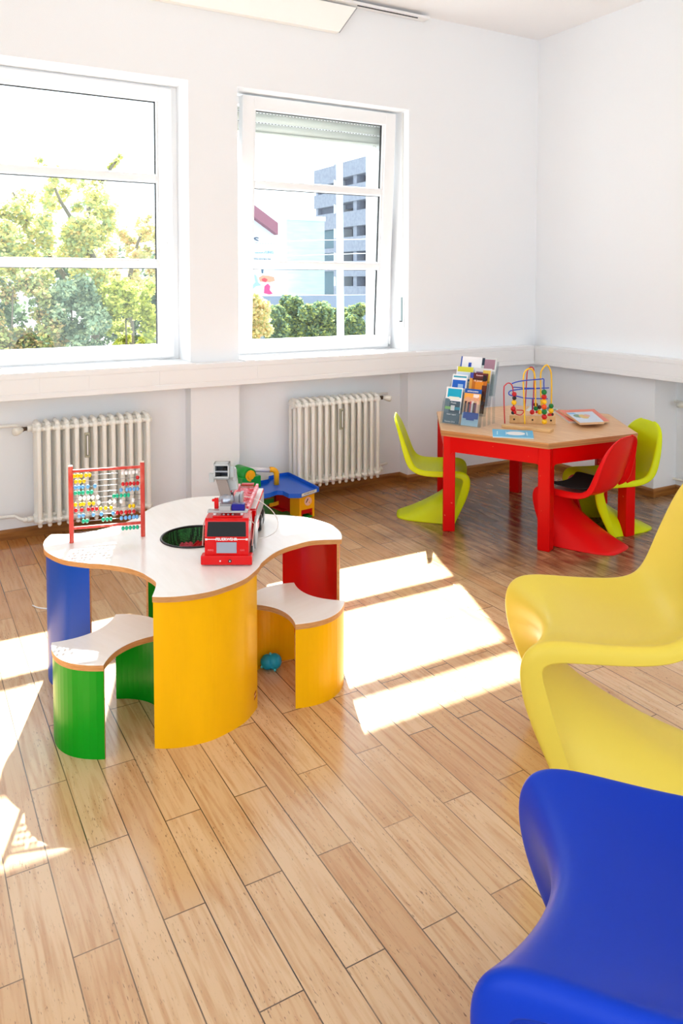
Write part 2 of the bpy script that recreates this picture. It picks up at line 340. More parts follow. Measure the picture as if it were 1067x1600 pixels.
# windows -------------------------------------------------------------
def window(idx, w, tilt, handle_left, lab):
    root = empty('window_%d' % idx, (0, 0, 0)); struct(root, lab)
    yf = 4.605; x0, x1 = w; z0, z1 = ZW0+.006, ZW1
    m = MB(); fwid = .05
    for a in ((x0, x0+fwid, z0, z1), (x1-fwid, x1, z0, z1), (x0+fwid, x1-fwid, z0, z0+fwid), (x0+fwid, x1-fwid, z1-fwid, z1)):
        m.bb(a[0], a[1], yf, yf+.07, a[2], a[3], M_upvc, bev=.002, seg=1)
    m.build('window_frame', root)
    sash = empty('sash', ((x0+x1)/2, yf-.02, z0+.012)); sash.parent = root; sash.rotation_euler = (tilt, 0, 0)
    xa, xb = (x0+.034, x1-.034) if not tilt else (1.866, 3.004)
    sash.location.x = (xa+xb)/2; W = (xb-xa)/2; H = (z1-z0)-.024; sw = .084; D = .062
    def zz(z): return z-(z0+.012)
    m = MB()
    for s in (-1, 1): m.bb(s*W, s*(W-sw), 0, D, 0, H, M_upvc, bev=.006, seg=2)
    m.bb(-W+sw-.004, W-sw+.004, 0.0008, D, 0, sw, M_upvc, bev=.006, seg=2); m.bb(-W+sw-.004, W-sw+.004, 0.0008, D, H-sw, H, M_upvc, bev=.006, seg=2)
    # glazing beads, bevelled towards the glass
    gx = W-sw; 
    for s in (-1, 1): m.bb(s*gx, s*(gx-.012), .012, D-.01, sw-.002, H-sw+.002, M_upvc, bev=.004, seg=1)
    m.build('sash_frame', sash)
    zs = [sw, zz(1.481), zz(1.535), zz(1.992), zz(2.045), H-sw]
    for k in (1, 3):
        mm = MB(); mm.bb(-gx+.012, gx-.012, .006, D-.014, zs[k], zs[k+1], M_upvc, bev=.012, seg=3); mm.build('glazing_bar', sash)
    for k in (0, 2, 4):
        mm = MB(); mm.bb(-gx+.010, gx-.010, .034, .040, zs[k]-.004, zs[k+1]+.004, M_glass); mm.build('glass_pane', sash)
        mm = MB(); e = .004
        for s in (-1, 1): mm.bb(s*(gx-.012), s*(gx-.016), .028, .046, zs[k], zs[k+1], M_dark)
        mm.bb(-gx+.014, gx-.014, .028, .046, zs[k+1]-e, zs[k+1], M_dark); mm.build('glass_seal', sash)
    hx = (-1 if handle_left else 1)*(W-sw*.42); hz = zz(1.60)
    mm = MB(); mm.bb(hx-.014, hx+.014, -.012, .001, hz-.035, hz+.035, M_white, bev=.005)
    mm.cyl((hx, -.006, hz), (hx, -.045, hz), .008, M_white)
    mm.box((hx, -.048, hz+(.055 if not handle_left else 0)), (.018, .016, .13) if not handle_left else (.018, .016, .03), M_white, bev=.006)
    if handle_left: mm.box((hx+.05, -.048, hz), (.12, .016, .018), M_white, bev=.006)
    mm.build('window_handle', sash)
    if tilt:
        mm = MB(); mm.cyl((W+.006, -.002, .02), (W+.006, -.002, .075), .007, M_white, n=12); mm.bb(W-.002, W+.012, -.006, .02, .0, .02, M_steel); mm.build('hinge', sash)
    return root
window(1, W1, 0, False, 'wide white window with three panes and a tree outside')
window(2, W2, math.radians(3.2), True, 'tilted open white window with three panes and a roller shutter')

# roller shutter outside window 2
sh = empty('roller_shutter', (0, 0, 0), label='grey-white roller shutter rolled down across the top of the tilted window', cat='shutter')
def slat(z, h, x0, x1, y):
    m = MB(); n = 8; rows = []
    pr = [(y-.009*math.sin(PI*k/n), z+h*k/n) for k in range(n+1)] + [(y+.006-.006*math.sin(PI*k/n), z+h*k/n) for k in range(n, -1, -1)]
    a = [m.bm.verts.new((x0, p[0], p[1])) for p in pr]; b = [m.bm.verts.new((x1, p[0], p[1])) for p in pr]; N = len(pr)
    m._fin([m.bm.faces.new((a[i], a[(i+1) % N], b[(i+1) % N], b[i])) for i in range(N)], M_shut, True)
    m._fin([m.bm.faces.new(a), m.bm.faces.new(list(reversed(b)))], M_shut, False)
    m.bb(x0, x1, y-.001, y+.003, z+h, z+h+.009, M_white)
    xx = x0+.02
    while xx < x1-.03:
        m.bb(xx, xx+.010, y-.0016, y-.0008, z+h+.003, z+h+.007, M_dark); xx += .024
    return m
M_shut = mat('shutter_pvc', (214, 217, 210), .45)
YS = 4.72; sx0, sx1 = W2[0]+.02, W2[1]-.02
for k, zb in enumerate((2.385, 2.449, 2.513)): slat(zb, .053, sx0, sx1, YS).build('shutter_slat', sh)
m = MB(); m.bb(sx0, sx1, YS-.006, YS+.010, 2.338, 2.372, M_white, bev=.002); m.bb(sx0, sx1, YS-.010, YS+.012, 2.372, 2.383, M_shut, bev=.002)
m.cyl((sx0+.06, YS-.012, 2.362), (sx0+.06, YS-.03, 2.362), .008, M_shut, n=10); m.cyl((sx1-.06, YS-.012, 2.362), (sx1-.06, YS-.03, 2.362), .008, M_shut, n=10)
m.build('end_bar', sh)
for x in (W2[0]+.011, W2[1]-.011):
    m = MB(); m.bb(x-.010, x+.010, 4.70, 4.712, ZW0+.02, ZW1-.001, M_white); m.bb(x-.010, x+.010, 4.732, 4.745, ZW0+.02, ZW1-.001, M_white); m.build('guide_rail', sh)

# strap of the shutter on the reveal
st = empty('shutter_strap', (0, 0, 0), label='grey shutter strap with wall winder beside the tilted window', cat='strap')
XS = W2[1]; 
zb0 = atp(625, 512, Vector((XS, 4.47, 1)), Vector((1, 0, 0))).z; zb1 = atp(625, 463, Vector((XS, 4.47, 1)), Vector((1, 0, 0))).z
m = MB(); m.bb(XS-.003, XS-.001, 4.455, 4.475, zb1-.01, 2.565, mat('strap_grey', (214, 214, 212), .8)); m.build('strap', st)
m = MB(); m.bb(XS-.012, XS-.0005, 4.435, 4.495, zb0, zb1, M_white, bev=.004); m.bb(XS-.014, XS-.011, 4.440, 4.462, zb0+.05, zb1-.005, mat('winder_slot', (120, 135, 138), .5)); m.bb(XS-.018, XS-.011, 4.44, 4.485, zb0+.004, zb0+.04, M_white, bev=.003)
m.bb(XS-.0145, XS-.012, 4.445, 4.480, zb0+.042, zb0+.05, M_dark); m.build('strap_winder', st)

# radiators -------------------------------------------------------------
def radiator(name, x0, x1, n, lab, side):
    root = empty(name, (x0, 4.36, 0), label=lab, cat='radiator', group=None)
    pitch = (x1-x0)/n; z0, z1 = .095, .655; ys = (-.062, 0, .062)
    proto = MB()
    for y in ys:
        proto.tube([(0, y, z0+.012), (0, y, z0+.05), (0, y, z1-.05), (0, y, z1-.014)], [.0105, .0125, .0125, .011], M_rad, n=12)
    for z in (z0+.035, z1-.035):
        proto.tube([(0, -.078, z), (0, -.062, z), (0, 0, z), (0, .062, z), (0, .078, z)], [.008, .018, .017, .018, .008], M_rad, n=12)
        proto.cyl((-pitch/2, 0, z), (pitch/2, 0, z), .024, M_rad, n=16); proto.cyl((-pitch/2, -.05, z), (pitch/2, -.05, z), .0125, M_rad, n=10)
    proto.tube([(0, -.06, z1-.02), (0, -.03, z1-.006), (0, .03, z1-.006), (0, .06, z1-.02)], .0125, M_rad, n=10)
    for y in ys: proto.sph((0, y, z0+.01), .0115, M_rad, n=10)
    s0 = proto.build('radiator_section', root, loc=(pitch/2, 0, 0))
    for k in range(1, n):
        c = s0.copy(); COL.objects.link(c); c.parent = root; c.location = ((k+.5)*pitch, 0, 0)
    # heat meter strip on the front
    m = MB(); mx = (5.5 if n == 13 and side < 0 else 6.5)*pitch
    Mm = mat('meter_metal', (172, 170, 150), .45); m.bb(mx-.014, mx+.014, -.092, -.079, .45, .585, Mm, bev=.003); m.bb(mx-.008, mx+.008, -.096, -.091, .46, .575, mat('meter_tube', (120, 122, 108), .3), bev=.002); m.bb(mx-.003, mx+.003, -.098, -.095, .465, .57, M_white)
    m.build('heat_meter', root)
    # brackets and valve
    X = -.012 if side < 0 else n*pitch+.012; s = side; zt = z1-.035; zbm = z0+.035
    m = MB(); Mv = mat('valve_brass', (92, 74, 60), .4, metal=.5)
    m.cyl((X-s*.012, 0, zt), (X+s*.012, 0, zt), .017, M_rad, n=12); m.cyl((X+s*.012, 0, zt), (X+s*.038, -.006, zt), .011, Mv, n=12); m.sph((X+s*.036, 0, zt-.002), .014, Mv, n=12)
    m.build('valve_body', root)
    m = MB(); a = Vector((X+s*.040, -.012, zt)); dirv = Vector((s*.75, -.66, -.12)).normalized(); 
    q = dirv.to_track_quat('Z', 'Y').to_matrix()
    m.lathe([(0, 0), (.012, 0), (.016, .012), (.019, .02), (.021, .045), (.0195, .052), (.012, .056), (0, .056)], mat('thermostat_white', (232, 230, 220), .4), c=a, n=24, R=q)
    m.build('thermostat_knob', root)
    m = MB(); Mp = M_rad
    xe = X+s*.14 if side > 0 else X-.36
    m.tube([(X+s*.036, .004, zt), (X+s*.036, .05, zt), (X+s*.045, .085, zt+.004), (X+s*.07, .095, zt+.006), (xe, .095, zt+.008)], .009, Mp, n=10)
    m.build('supply_pipe', root); m = MB()
    m.cyl((X-s*.012, 0, zbm), (X+s*.02, 0, zbm), .016, Mp, n=12); m.sph((X+s*.03, 0, zbm), .014, Mp, n=12)
    m.tube([(X+s*.03, 0, zbm), (X+s*.05, .03, zbm), (X+s*.07, .085, zbm+.004), (xe, .095, zbm+.01)], .009, Mp, n=10)
    m.build('return_pipe', root)
    return root
radiator('radiator', .592, 1.222, 13, 'cast-iron column radiator under the wide window, behind the abacus', -1)
radiator('radiator', 2.128, 2.758, 13, 'cast-iron column radiator under the tilted window, behind the toy garage', 1)
# the third radiator's feed on the right wall (its body is outside the frame)
def onx(px, py, X): d = ray(px, py); return CAM + d*(X/d.x)
pr_ = empty('radiator_pipe', (XN-.03, 3.1, 0), label='white heating pipes with a thermostat knob on the plain wall beside the far lime chair', cat='pipe')
p1 = onx(1043, 625, XN-.022); k1 = onx(1064, 633, XN-.07); p2 = onx(1042, 745, XN-.022)
m = MB(); R0 = Vector(pr_.location)
m.tube([Vector((XN-.001, p1.y, p1.z))-R0, Vector((XN-.018, p1.y, p1.z))-R0, p1-R0-Vector((0, .02, 0)), Vector((p1.x, 2.75, p1.z+.004))-R0], .009, M_rad)
m.build('upper_pipe', pr_)
m = MB(); m.tube([Vector((XN-.001, p2.y, p2.z))-R0, Vector((XN-.018, p2.y, p2.z))-R0, p2-R0-Vector((0, .02, 0)), Vector((p2.x, 2.75, p2.z+.004))-R0], .009, M_rad); m.build('lower_pipe', pr_)
m = MB(); m.cyl(k1-R0+Vector((.045, 0, 0)), k1-R0, .012, M_rad); m.cyl(k1-R0+Vector((0, .02, 0)), k1-R0+Vector((0, -.035, 0)), .02, mat('thermostat_white', (232, 230, 220), .4), r2=.016); m.build('thermostat_knob', pr_)

# slanted white lamp panel and rail at the top of the window wall -----------
YL = YW-.045
PL = aty(557, 12, YL); PB = aty(530, 50, YL); PR = aty(668, 31, YL)
lu = empty('wall_lamp', (PL.x, YW, PL.z), label='long cream wall lamp panel under the ceiling above the windows', cat='lamp')
M_lamp = mat('lamp_cream', (255, 255, 250), .5)
dx = PB.x-PL.x; dz = PB.z-PL.z
m = MB(); q = [(0, 0), (dx, dz), (-5.2, dz), (-5.2, 0)]
Mx = Matrix(((1, 0, 0, 0), (0, 0, 1, 0), (0, 1, 0, 0), (0, 0, 0, 1)))
m.prism(q, -.045, -.001, M_lamp, M=Mx); m.build('lamp_panel', lu)
m = MB(); e = Vector((dx, 0, dz)).normalized(); m.box((dx/2+.003, -.040, dz/2), (.006, .014, Vector((dx, dz)).length), M_steel, R=Vector((0, 0, 1)).rotation_difference(e).to_matrix()); m.build('end_cap', lu)
m = MB(); m.bb(-5.2, PR.x-PL.x, -.075, -.001, .012, .030, M_white, bev=.003); m.bb(0, PR.x-PL.x-.09, -.060, -.052, .008, .012, M_dark); m.build('mounting_rail', lu)
P3 = atz(1012, 6, ZC-.01)
r2 = empty('ceiling_rail', (P3.x, P3.y, ZC), label='end of a thin white rail on the ceiling above the hexagonal table', cat='rail')
m = MB(); m.bb(-.012, .012, -1.6, 0, -.012, 0, M_white, bev=.002); m.bb(-.004, .004, -1.5, -.01, -.014, -.011, mat('rail_slot', (150, 152, 155), .5)); m.build('rail', r2)
# ================================================================== PLAY TABLE
PC = Vector((.915, 2.68)); ZP = .468
PROF = [(57.5, .536), (61, .537), (66, .534), (72, .524), (77, .512), (83, .489), (88, .470), (92, .452), (97, .424), (102, .398), (106, .376), (111, .361), (117, .350), (123, .346), (129, .352), (134, .364), (138, .382), (142, .404), (145, .432), (146.6, .480)]
def crom(pts, n=6):
    out = []
    for i in range(len(pts)-1):
        p0 = pts[max(i-1, 0)]; p1 = pts[i]; p2 = pts[i+1]; p3 = pts[min(i+2, len(pts)-1)]
        for k in range(n):
            t = k/n; out.append(tuple(.5*((2*b)+(-a+c)*t+(2*a-5*b+4*c-d)*t*t+(-a+3*b-3*c+d)*t**3) for a, b, c, d in zip(p0, p1, p2, p3)))
    out.append(tuple(pts[-1])); return out
sector = crom([(r*math.cos(math.radians(t)), r*math.sin(math.radians(t))) for t, r in PROF] + [(.536*math.cos(math.radians(147.5)), .536*math.sin(math.radians(147.5)))], 4)[:-1]
def rot2(p, a): c, s = math.cos(a), math.sin(a); return (p[0]*c-p[1]*s, p[0]*s+p[1]*c)
outline = [rot2(p, k*PI/2) for k in range(4) for p in sector]
pt = empty('play_table', (PC.x, PC.y, 0), label='clover-shaped white play table on four curved coloured panels', cat='table')
m = MB(); n = len(outline); rh = .125; zt, zb = ZP, ZP-.018
angs = [math.atan2(p[1], p[0]) for p in outline]
top = [m.bm.verts.new((p[0], p[1], zt)) for p in outline]; top2 = [m.bm.verts.new((p[0]*1.0, p[1]*1.0, zt-.0015)) for p in outline]; bot = [m.bm.verts.new((p[0], p[1], zb)) for p in outline]
ht = [m.bm.verts.new((rh*math.cos(a), rh*math.sin(a), zt)) for a in angs]; hb = [m.bm.verts.new((rh*math.cos(a), rh*math.sin(a), zb)) for a in angs]
for i in range(n):
    j = (i+1) % n
    m._fin([m.bm.faces.new((ht[i], top[i], top[j], ht[j])), m.bm.faces.new((hb[i], hb[j], bot[j], bot[i])), m.bm.faces.new((top2[i], top2[j], top[j], top[i]))], M_lam, False)
    m._fin([m.bm.faces.new((bot[i], bot[j], top2[j], top2[i])), m.bm.faces.new((hb[j], hb[i], ht[i], ht[j]))], M_beech, False)
m.build('tabletop', pt, recalc=True)
for k, (mm_, cn) in enumerate(((M_grn, 'green'), (M_blu, 'blue'), (M_yel, 'yellow'), (M_red, 'red'))):
    path = [rot2((p[0]*.985, p[1]*.985), k*PI/2) for p in sector if True]
    path = [p for p, q in zip(path, sector) if math.degrees(math.atan2(q[1], q[0])) % 360 <= 101 and math.degrees(math.atan2(q[1], q[0])) % 360 >= 57.4]
    m = MB(); m.ribbon(path, 0, ZP-.018, .009, mm_, mid=M_beech)
    if cn == 'yellow':
        p = Vector((*path[-3], .052)); t = (Vector((*path[-2], 0))-Vector((*path[-4], 0))).normalized(); nrm = Vector((t.y, -t.x, 0))
        m.build('curved_panel', pt)['label'] = 'yellow curved panel'
        b = MB(); Mr = mat('badge_red', (150, 20, 12), .4)
        for dz in (-.009, .007):
            b.poly([p+nrm*.0008+t*u*.009+Vector((0, 0, dz+v)) for u, v in ((-1, -.005), (1, .001), (1, .007), (-1, .001))], Mr)
        b.poly([p+nrm*.0012+t*u*.006+Vector((0, 0, v)) for u, v in ((-1, -.004), (1, .002), (1, .0045), (-1, -.0015))], M_white)
        b.build('badge', pt)
    else: m.build('curved_panel', pt)['label'] = cn + ' curved panel'
# net basket in the middle
bk = empty('net_basket', (PC.x, PC.y, ZP), label='black net toy basket with a green base sunk in the middle of the play table', cat='basket')
m = MB(); m.tube([(.121*math.cos(a), .121*math.sin(a), .001) for a in [2*PI*k/48 for k in range(48)]], .0045, M_black, n=8, closed=True); m.build('rim', bk)
def net_mat():
    mm = bpy.data.materials.new('basket_net'); mm.use_nodes = True; nt = mm.node_tree; b = nt.nodes['Principled BSDF']
    tc = nt.nodes.new('ShaderNodeTexCoord'); v = nt.nodes.new('ShaderNodeTexVoronoi'); v.inputs['Scale'].default_value = 170; v.inputs['Randomness'].default_value = .15
    r = nt.nodes.new('ShaderNodeMapRange'); r.inputs[1].default_value = .3; r.inputs[2].default_value = .42
    x = nt.nodes.new('ShaderNodeMix'); x.data_type = 'RGBA'; x.inputs[6].default_value = (*lin((84, 186, 96)), 1); x.inputs[7].default_value = (*lin((30, 58, 34)), 1)
    nt.links.new(tc.outputs['Object'], v.inputs[0]); nt.links.new(v.outputs['Distance'], r.inputs[0]); nt.links.new(r.outputs[0], x.inputs[0]); nt.links.new(x.outputs[2], b.inputs['Base Color']); b.inputs['Roughness'].default_value = .6
    return mm
m = MB(); m.lathe([(.120, 0), (.119, -.03), (.114, -.09), (.100, -.115), (.0, -.12)], net_mat(), n=48); m.build('net', bk)
def brick(c, d, rz, col, lab, studs=True):
    M_ = mat('brick_%s' % col[0], col[1], .35)
    o = MB(); o.box((0, 0, d[2]/2), d, M_, bev=.002)
    nx = max(1, round(d[0]/.016)); ny = max(1, round(d[1]/.016))
    for i in range(nx):
        for j in range(ny): o.cyl(((i-(nx-1)/2)*.016, (j-(ny-1)/2)*.016, d[2]-.001), ((i-(nx-1)/2)*.016, (j-(ny-1)/2)*.016, d[2]+.004), .0048, M_, n=10)
    b = o.build('toy_brick', loc=c); b.rotation_euler = (0, 0, rz); return tag(b, lab, 'toy brick', 'building bricks in the net basket')
zb_ = ZP-.119
for i, (x, y, dz, w_, rz, c, l) in enumerate([(*atz(270, 849, ZP-.057)[:2], 0, .048, .4, ('yellow', (240, 200, 30)), 'yellow toy brick lying in the net basket'), (*atz(291, 850, ZP-.057)[:2], 0, .05, -.3, ('pink', (232, 90, 110)), 'pink toy brick lying in the net basket beside the yellow one'),
        (*atz(310, 849, ZP-.057)[:2], 0, .045, .9, ('red', (215, 30, 40)), 'red toy brick in the net basket beside the fire engine')]):
    brick((x, y, zb_), (w_, .032, .062), rz, c, l)

# ------------------------------------------------------------------ stools
def stool_local(col, arcs=10):
    R = .1745; h = R*math.sin(PI/4); pts = []
    def arc(a, b, bulge, n=14):
        a = Vector(a); b = Vector(b); mid = (a+b)/2; d = (b-a); nn = Vector((d.y, -d.x)).normalized(); out = []
        for k in range(n): t = k/n; out.append(tuple(a+d*t+nn*bulge*(1-(2*t-1)**2)))
        return out
    c = [(h, -h), (h, h), (-h, h), (-h, -h)]
    right = arc(c[0], c[1], .050); topc = arc(c[1], c[2], -.046); left = arc(c[2], c[3], .050); botc = arc(c[3], c[0], -.046)
    return right, topc, left, botc
def stool(name, c, rz, pm, lab):
    r = empty(name, (c[0], c[1], 0), rz, label=lab, cat='stool')
    A, B, C_, D = stool_local(pm); poly = A+B+C_+D
    m = MB(); m.prism(poly, .2655, .283, M_beech); m.prism([(x*1.0005, y*1.0005) for x, y in poly], .283, .2845, M_lam); m.build('seat', r)
    for arcp, endp in ((A, B[0]), (C_, D[0])):
        P = [(x*.985, y*.985) for x, y in arcp+[endp]]
        m = MB(); m.ribbon(P, 0, .2655, .009, pm, mid=M_beech); m.build('leg_panel', r)
    return r
stool('play_stool', (.546, 2.417), math.radians(205.8), M_grn, 'low white-topped stool with green curved legs beside the play table')
stool('play_stool', (1.1685, 2.3735), math.radians(-70.5), M_yel, 'low white-topped stool with yellow curved legs beside the play table')

# small blue ball toy under the yellow stool
q = atz(426, 1049, 0); M_ball = mat('ball_blue', (20, 168, 206), .35)
b = empty('toy_ball', (q.x, q.y+.02, 0), label='small turquoise two-part toy ball on the floor under the yellow-legged stool', cat='ball')
m = MB(); m.sph((-.0085, .004, .027), .0265, M_ball, n=24); m.build('ball_half', b)
m = MB(); m.sph((.0125, -.006, .028), .0275, M_ball, n=24); m.build('ball_half', b)
for v in ((-.034, .0, .016), (.0, .0, .056), (.006, -.026, .006)):
    m = MB(); m.sph(v, .005, mat('ball_knob', (90, 200, 215), .4), n=10); m.build('knob', b)

# ------------------------------------------------------------------ abacus
A0 = atz(112, 848, ZP); A1 = atz(223.5, 838, ZP); dv = (A1-A0); LA = dv.length; ra = math.atan2(dv.y, dv.x)
ab = empty('abacus', tuple(A0), ra, label='red wooden abacus with coloured beads on the play table', cat='abacus')
M_ab = mat('abacus_red', (206, 62, 48), .45, noise=((224, 110, 92), 60, .5, .7, (1, 1, .3)))
for x in (0, LA):
    m = MB(); m.box((x, 0, .1375), (.0155, .0155, .275), M_ab, bev=.003); m.box((x, 0, .2765), (.0135, .0135, .004), mat('bare_wood', (235, 220, 205), .6), bev=.001); m.build('post', ab)
for z in (.258, .052):
    m = MB(); m.bb(.007, LA-.007, -.005, .005, z-.0045, z+.0045, M_ab, bev=.001); m.build('rail', ab)
BC = {'y': ('bead_yellow', (246, 204, 6)), 'w': ('bead_white', (245, 243, 240)), 'r': ('bead_red', (206, 16, 24)), 'b': ('bead_light_blue', (112, 178, 232)), 'g': ('bead_green', (34, 186, 140))}
rows = [[('y', (.02, .07, .12, .19, .245)), ('w', (.735, .79, .845, .90, .955))],
        [('y', (.04, .10, .16)), ('r', (.962,))],
        [('b', (.03, .085, .14, .215, .32)), ('r', (.74, .795, .85, .905, .96))],
        [('g', (.03, .085, .14, .215, .27)), ('b', (.71, .80, .85, .905, .96))],
        [('w', (.10, .16, .225, .285, .36)), ('g', (.60, .65, .71, .765, .82))],
        [('y', (.03, .105, .15, .235, .295)), ('w', (.375, .54, .61, .71, .89))],
        [('r', (.035, .12, .22, .28, .34)), ('y', (.40, .475, .555, .84, .895))],
        [('b', (.08, .14, .29, .41, .585)), ('r', (.65, .71, .78, .835, .90))],
        [('g', (.14, .195, .435, .495, .55)), ('b', (.71, .775, .835, .895, .945))],
        [('g', (.73, .785, .84, .895, .95))]]
bead = {}
for k, row in enumerate(rows):
    z = .240-.0207*k if k < 9 else .036
    m = MB(); m.cyl((.006, 0, z), (LA-.006, 0, z), .0010, M_steel, n=8); m.build('rod', ab)
    for c, us in row:
        for u in us:
            if c not in bead:
                mb = MB(); mb.sph((0, 0, 0), .0078, mat(*BC[c], .25), sc=(.8, 1, 1), n=16); bo = mb.build('bead', ab); bead[c] = bo
            else:
                bo = bead[c].copy(); COL.objects.link(bo)
            bo.parent = ab; bo.location = (.008+u*(LA-.016), 0, z)

# ------------------------------------------------------------------ fire engine
Lb = atz(314, 884, ZP); Rb = atz(394, 884, ZP); mid = (Lb+Rb)/2; wv = (Rb-Lb).normalized(); hv = Vector((wv.y, -wv.x, 0))   # hv = forwards
M_fr = mat('engine_red', (220, 4, 8), .22, coat=.12, spec=.35); M_sil = mat('engine_silver', (176, 180, 184), .3, metal=.3); M_gl = mat('engine_dark_glass', (4, 5, 8), .3, spec=.3)
fe = empty('toy_fire_engine', tuple(mid), math.atan2(hv.y, hv.x), label='red toy fire engine with a raised silver rescue basket on the play table', cat='toy truck')
# local: +x forwards (0 = front bumper), +y to the left of the engine, z up
W2_ = .080
m = MB(); m.bb(-.50, -.02, -.07, .07, .022, .045, M_black); m.build('chassis', fe)
m = MB()   # cab: shaped side profile, front slightly raked
pf = [(-.004, .034), (-.002, .096), (-.012, .146), (-.020, .152), (-.105, .152), (-.105, .034)]
Mside = Matrix(((1, 0, 0, 0), (0, 0, 1, 0), (0, 1, 0, 0), (0, 0, 0, 1)))
m.prism(pf, -.072, .072, M_fr, M=Mside); m.bb(-.10, -.03, -.05, .05, .151, .156, M_fr, bev=.003)
for x in (-.03, 0, .03): m.sph((-.045, x*.5, .156), .004, M_sil, n=8)
m.build('cab', fe)
m = MB(); m.bb(-.030, .006, -.084, .084, .004, .035, M_fr, bev=.003); m.cyl((.004, .012, .018), (.0075, .012, .018), .0055, M_black, n=12); m.cyl((.006, .012, .018), (.009, .012, .018), .002, M_white, n=8); m.cyl((.004, -.020, .018), (.0075, -.020, .018), .0025, M_white, n=8); m.build('bumper', fe)
m = MB(); a = Vector((-.0015, 0, .097)); b = Vector((-.0118, 0, .145))
m.poly([(a.x+.0012, -.064, a.z), (a.x+.0012, .064, a.z), (b.x+.0012, .062, b.z-.002), (b.x+.0012, -.062, b.z-.002)], M_gl); m.build('windscreen', fe)
for s in (-1, 1):
    m = MB(); m.poly([(-.02, s*.0725, .1), (-.075, s*.0725, .1), (-.075, s*.0725, .142), (-.025, s*.0725, .142)], M_gl); m.build('side_window', fe)
m = MB(); m.bb(-.003, .0005, -.033, .033, .042, .078, mat('plate_grey', (160, 168, 182), .5), bev=.001); m.build('number_plate', fe)
xF = -.0026
MT = basis((xF+.003, 0, .088), Vector((0, 1, 0)), Vector((0, 0, 1)), Vector((1, 0, 0)))
text('lettering', 'FEUERWEHR', .0125, M_white, fe, MT, ext=.0002, bold=.0004)
m = MB()
for s in (-1, 1): m.bb(xF, xF+.0032, s*.034, s*.068, .0868, .0888, M_white); m.bb(xF, xF+.0032, s*.063, s*.070, .0848, .0908, M_white)
m.build('white_stripe', fe)
text('lettering', 'GAS', .008, mat('letter_pink', (235, 130, 130), .5), fe, basis((xF+.003, .052, .052), Vector((0, 1, 0)), Vector((0, 0, 1)), Vector((1, 0, 0))), ext=.0002)
text('lettering', 'RESQ', .008, mat('letter_pink', (235, 130, 130), .5), fe, basis((xF+.003, -.052, .052), Vector((0, 1, 0)), Vector((0, 0, 1)), Vector((1, 0, 0))), ext=.0002)
wheel = None
for x in (-.075, -.36, -.44):
    for s in (-1, 1):
        if wheel is None:
            m = MB(); m.lathe([(.0, -.011), (.020, -.011), (.029, -.009), (.031, -.004), (.031, .004), (.029, .009), (.020, .011), (0, .011)], M_black, n=24, R=Matrix.Rotation(PI/2, 3, 'X'))
            wheel = m.build('wheel', fe); h = MB(); h.lathe([(.016, -.0125), (.016, .0125), (0, .0125)], M_sil, n=16, R=Matrix.Rotation(PI/2, 3, 'X')); h.lathe([(0, -.0125), (.016, -.0125)], M_sil, n=16, R=Matrix.Rotation(PI/2, 3, 'X')); h.build('hub_cap', wheel); wo = wheel
        else: wo = copy_tree(wheel, fe)
        wo.location = (x, s*.068, .031)
# bodywork behind the cab
m = MB(); m.bb(-.20, -.112, -.070, .070, .045, .068, M_fr, bev=.002); m.bb(-.205, -.195, -.074, .074, .03, .125, M_fr, bev=.002)
for s in (-1, 1):
    m.bb(-.49, -.21, s*.050, s*.074, .060, .125, M_fr, bev=.004); m.bb(-.30, -.21, s*.058, s*.0755, .034, .062, M_fr, bev=.002)
m.bb(-.49, -.21, -.052, .052, .045, .088, M_fr); m.build('body', fe)
for s in (-1, 1):
    m = MB(); m.bb(-.48, -.215, s*.052, s*.072, .1255, .128, mat('locker_white', (236, 240, 240), .4), bev=.001)
    m.bb(-.47, -.22, s*.0735, s*.0755, .070, .115, M_sil); m.build('locker_lid', fe)
    m = MB(); m.box((-.155, s*.078, .062), (.075, .008, .085), M_sil, R=Matrix.Rotation(.35, 3, 'Y'), bev=.003); m.build('side_panel', fe)
    m = MB(); m.tube([(-.03, s*.074, .145), (-.06, s*.085, .12), (-.02, s*.082, .06)], .0018, mat('mirror_arm', (235, 190, 180), .4), n=6); m.build('handrail', fe)
# light bar
m = MB(); m.bb(-.062, -.036, -.068, .066, .164, .172, M_sil, bev=.002); m.bb(-.064, -.034, -.030, .010, .170, .188, M_sil, bev=.003)
for y in (-.045, .045): m.bb(-.055, -.043, y-.004, y+.004, .154, .166, M_white)
m.build('light_bar', fe)
m = MB(); m.bb(-.060, -.036, .012, .056, .172, .194, mat('blue_light', (10, 14, 140), .15), bev=.003); m.build('blue_light', fe)
m = MB(); m.bb(-.075, -.065, -.050, -.036, .170, .206, M_fr, bev=.002); m.bb(-.075, -.065, -.058, -.046, .194, .202, M_fr, bev=.002); m.build('red_lever', fe)
# turntable, ladder
m = MB(); m.lathe([(.0, .128), (.05, .126), (.05, .130), (.03, .132), (.03, .142), (0, .142)], M_black, c=(-.38, 0, 0), n=24); m.bb(-.42, -.34, -.03, .03, .088, .13, M_fr); m.build('turntable', fe)
M_lad = mat('ladder_red_glare', (232, 60, 78), .3, noise=((246, 176, 190), 90, .45, .55, (.3, 1, 1)))  # pale pink mottling puts glare on the red ladder into its colour
lad = empty('ladder', (-.42, .022, .148)); lad.parent = fe; lad.rotation_euler = (0, 0, 0)
m = MB()
for y in (-.034, .034): m.bb(0, .30, y-.005, y+.005, -.006, .014, M_lad, bev=.0015)
m.bb(.0, .30, -.031, .031, -.005, -.001, M_lad)
m.build('ladder_rail', lad)
for k in range(12):
    m = MB(); m.cyl((.012+k*.024, -.031, .006), (.012+k*.024, .031, .006), .0022, M_lad, n=8); m.build('rung', lad)
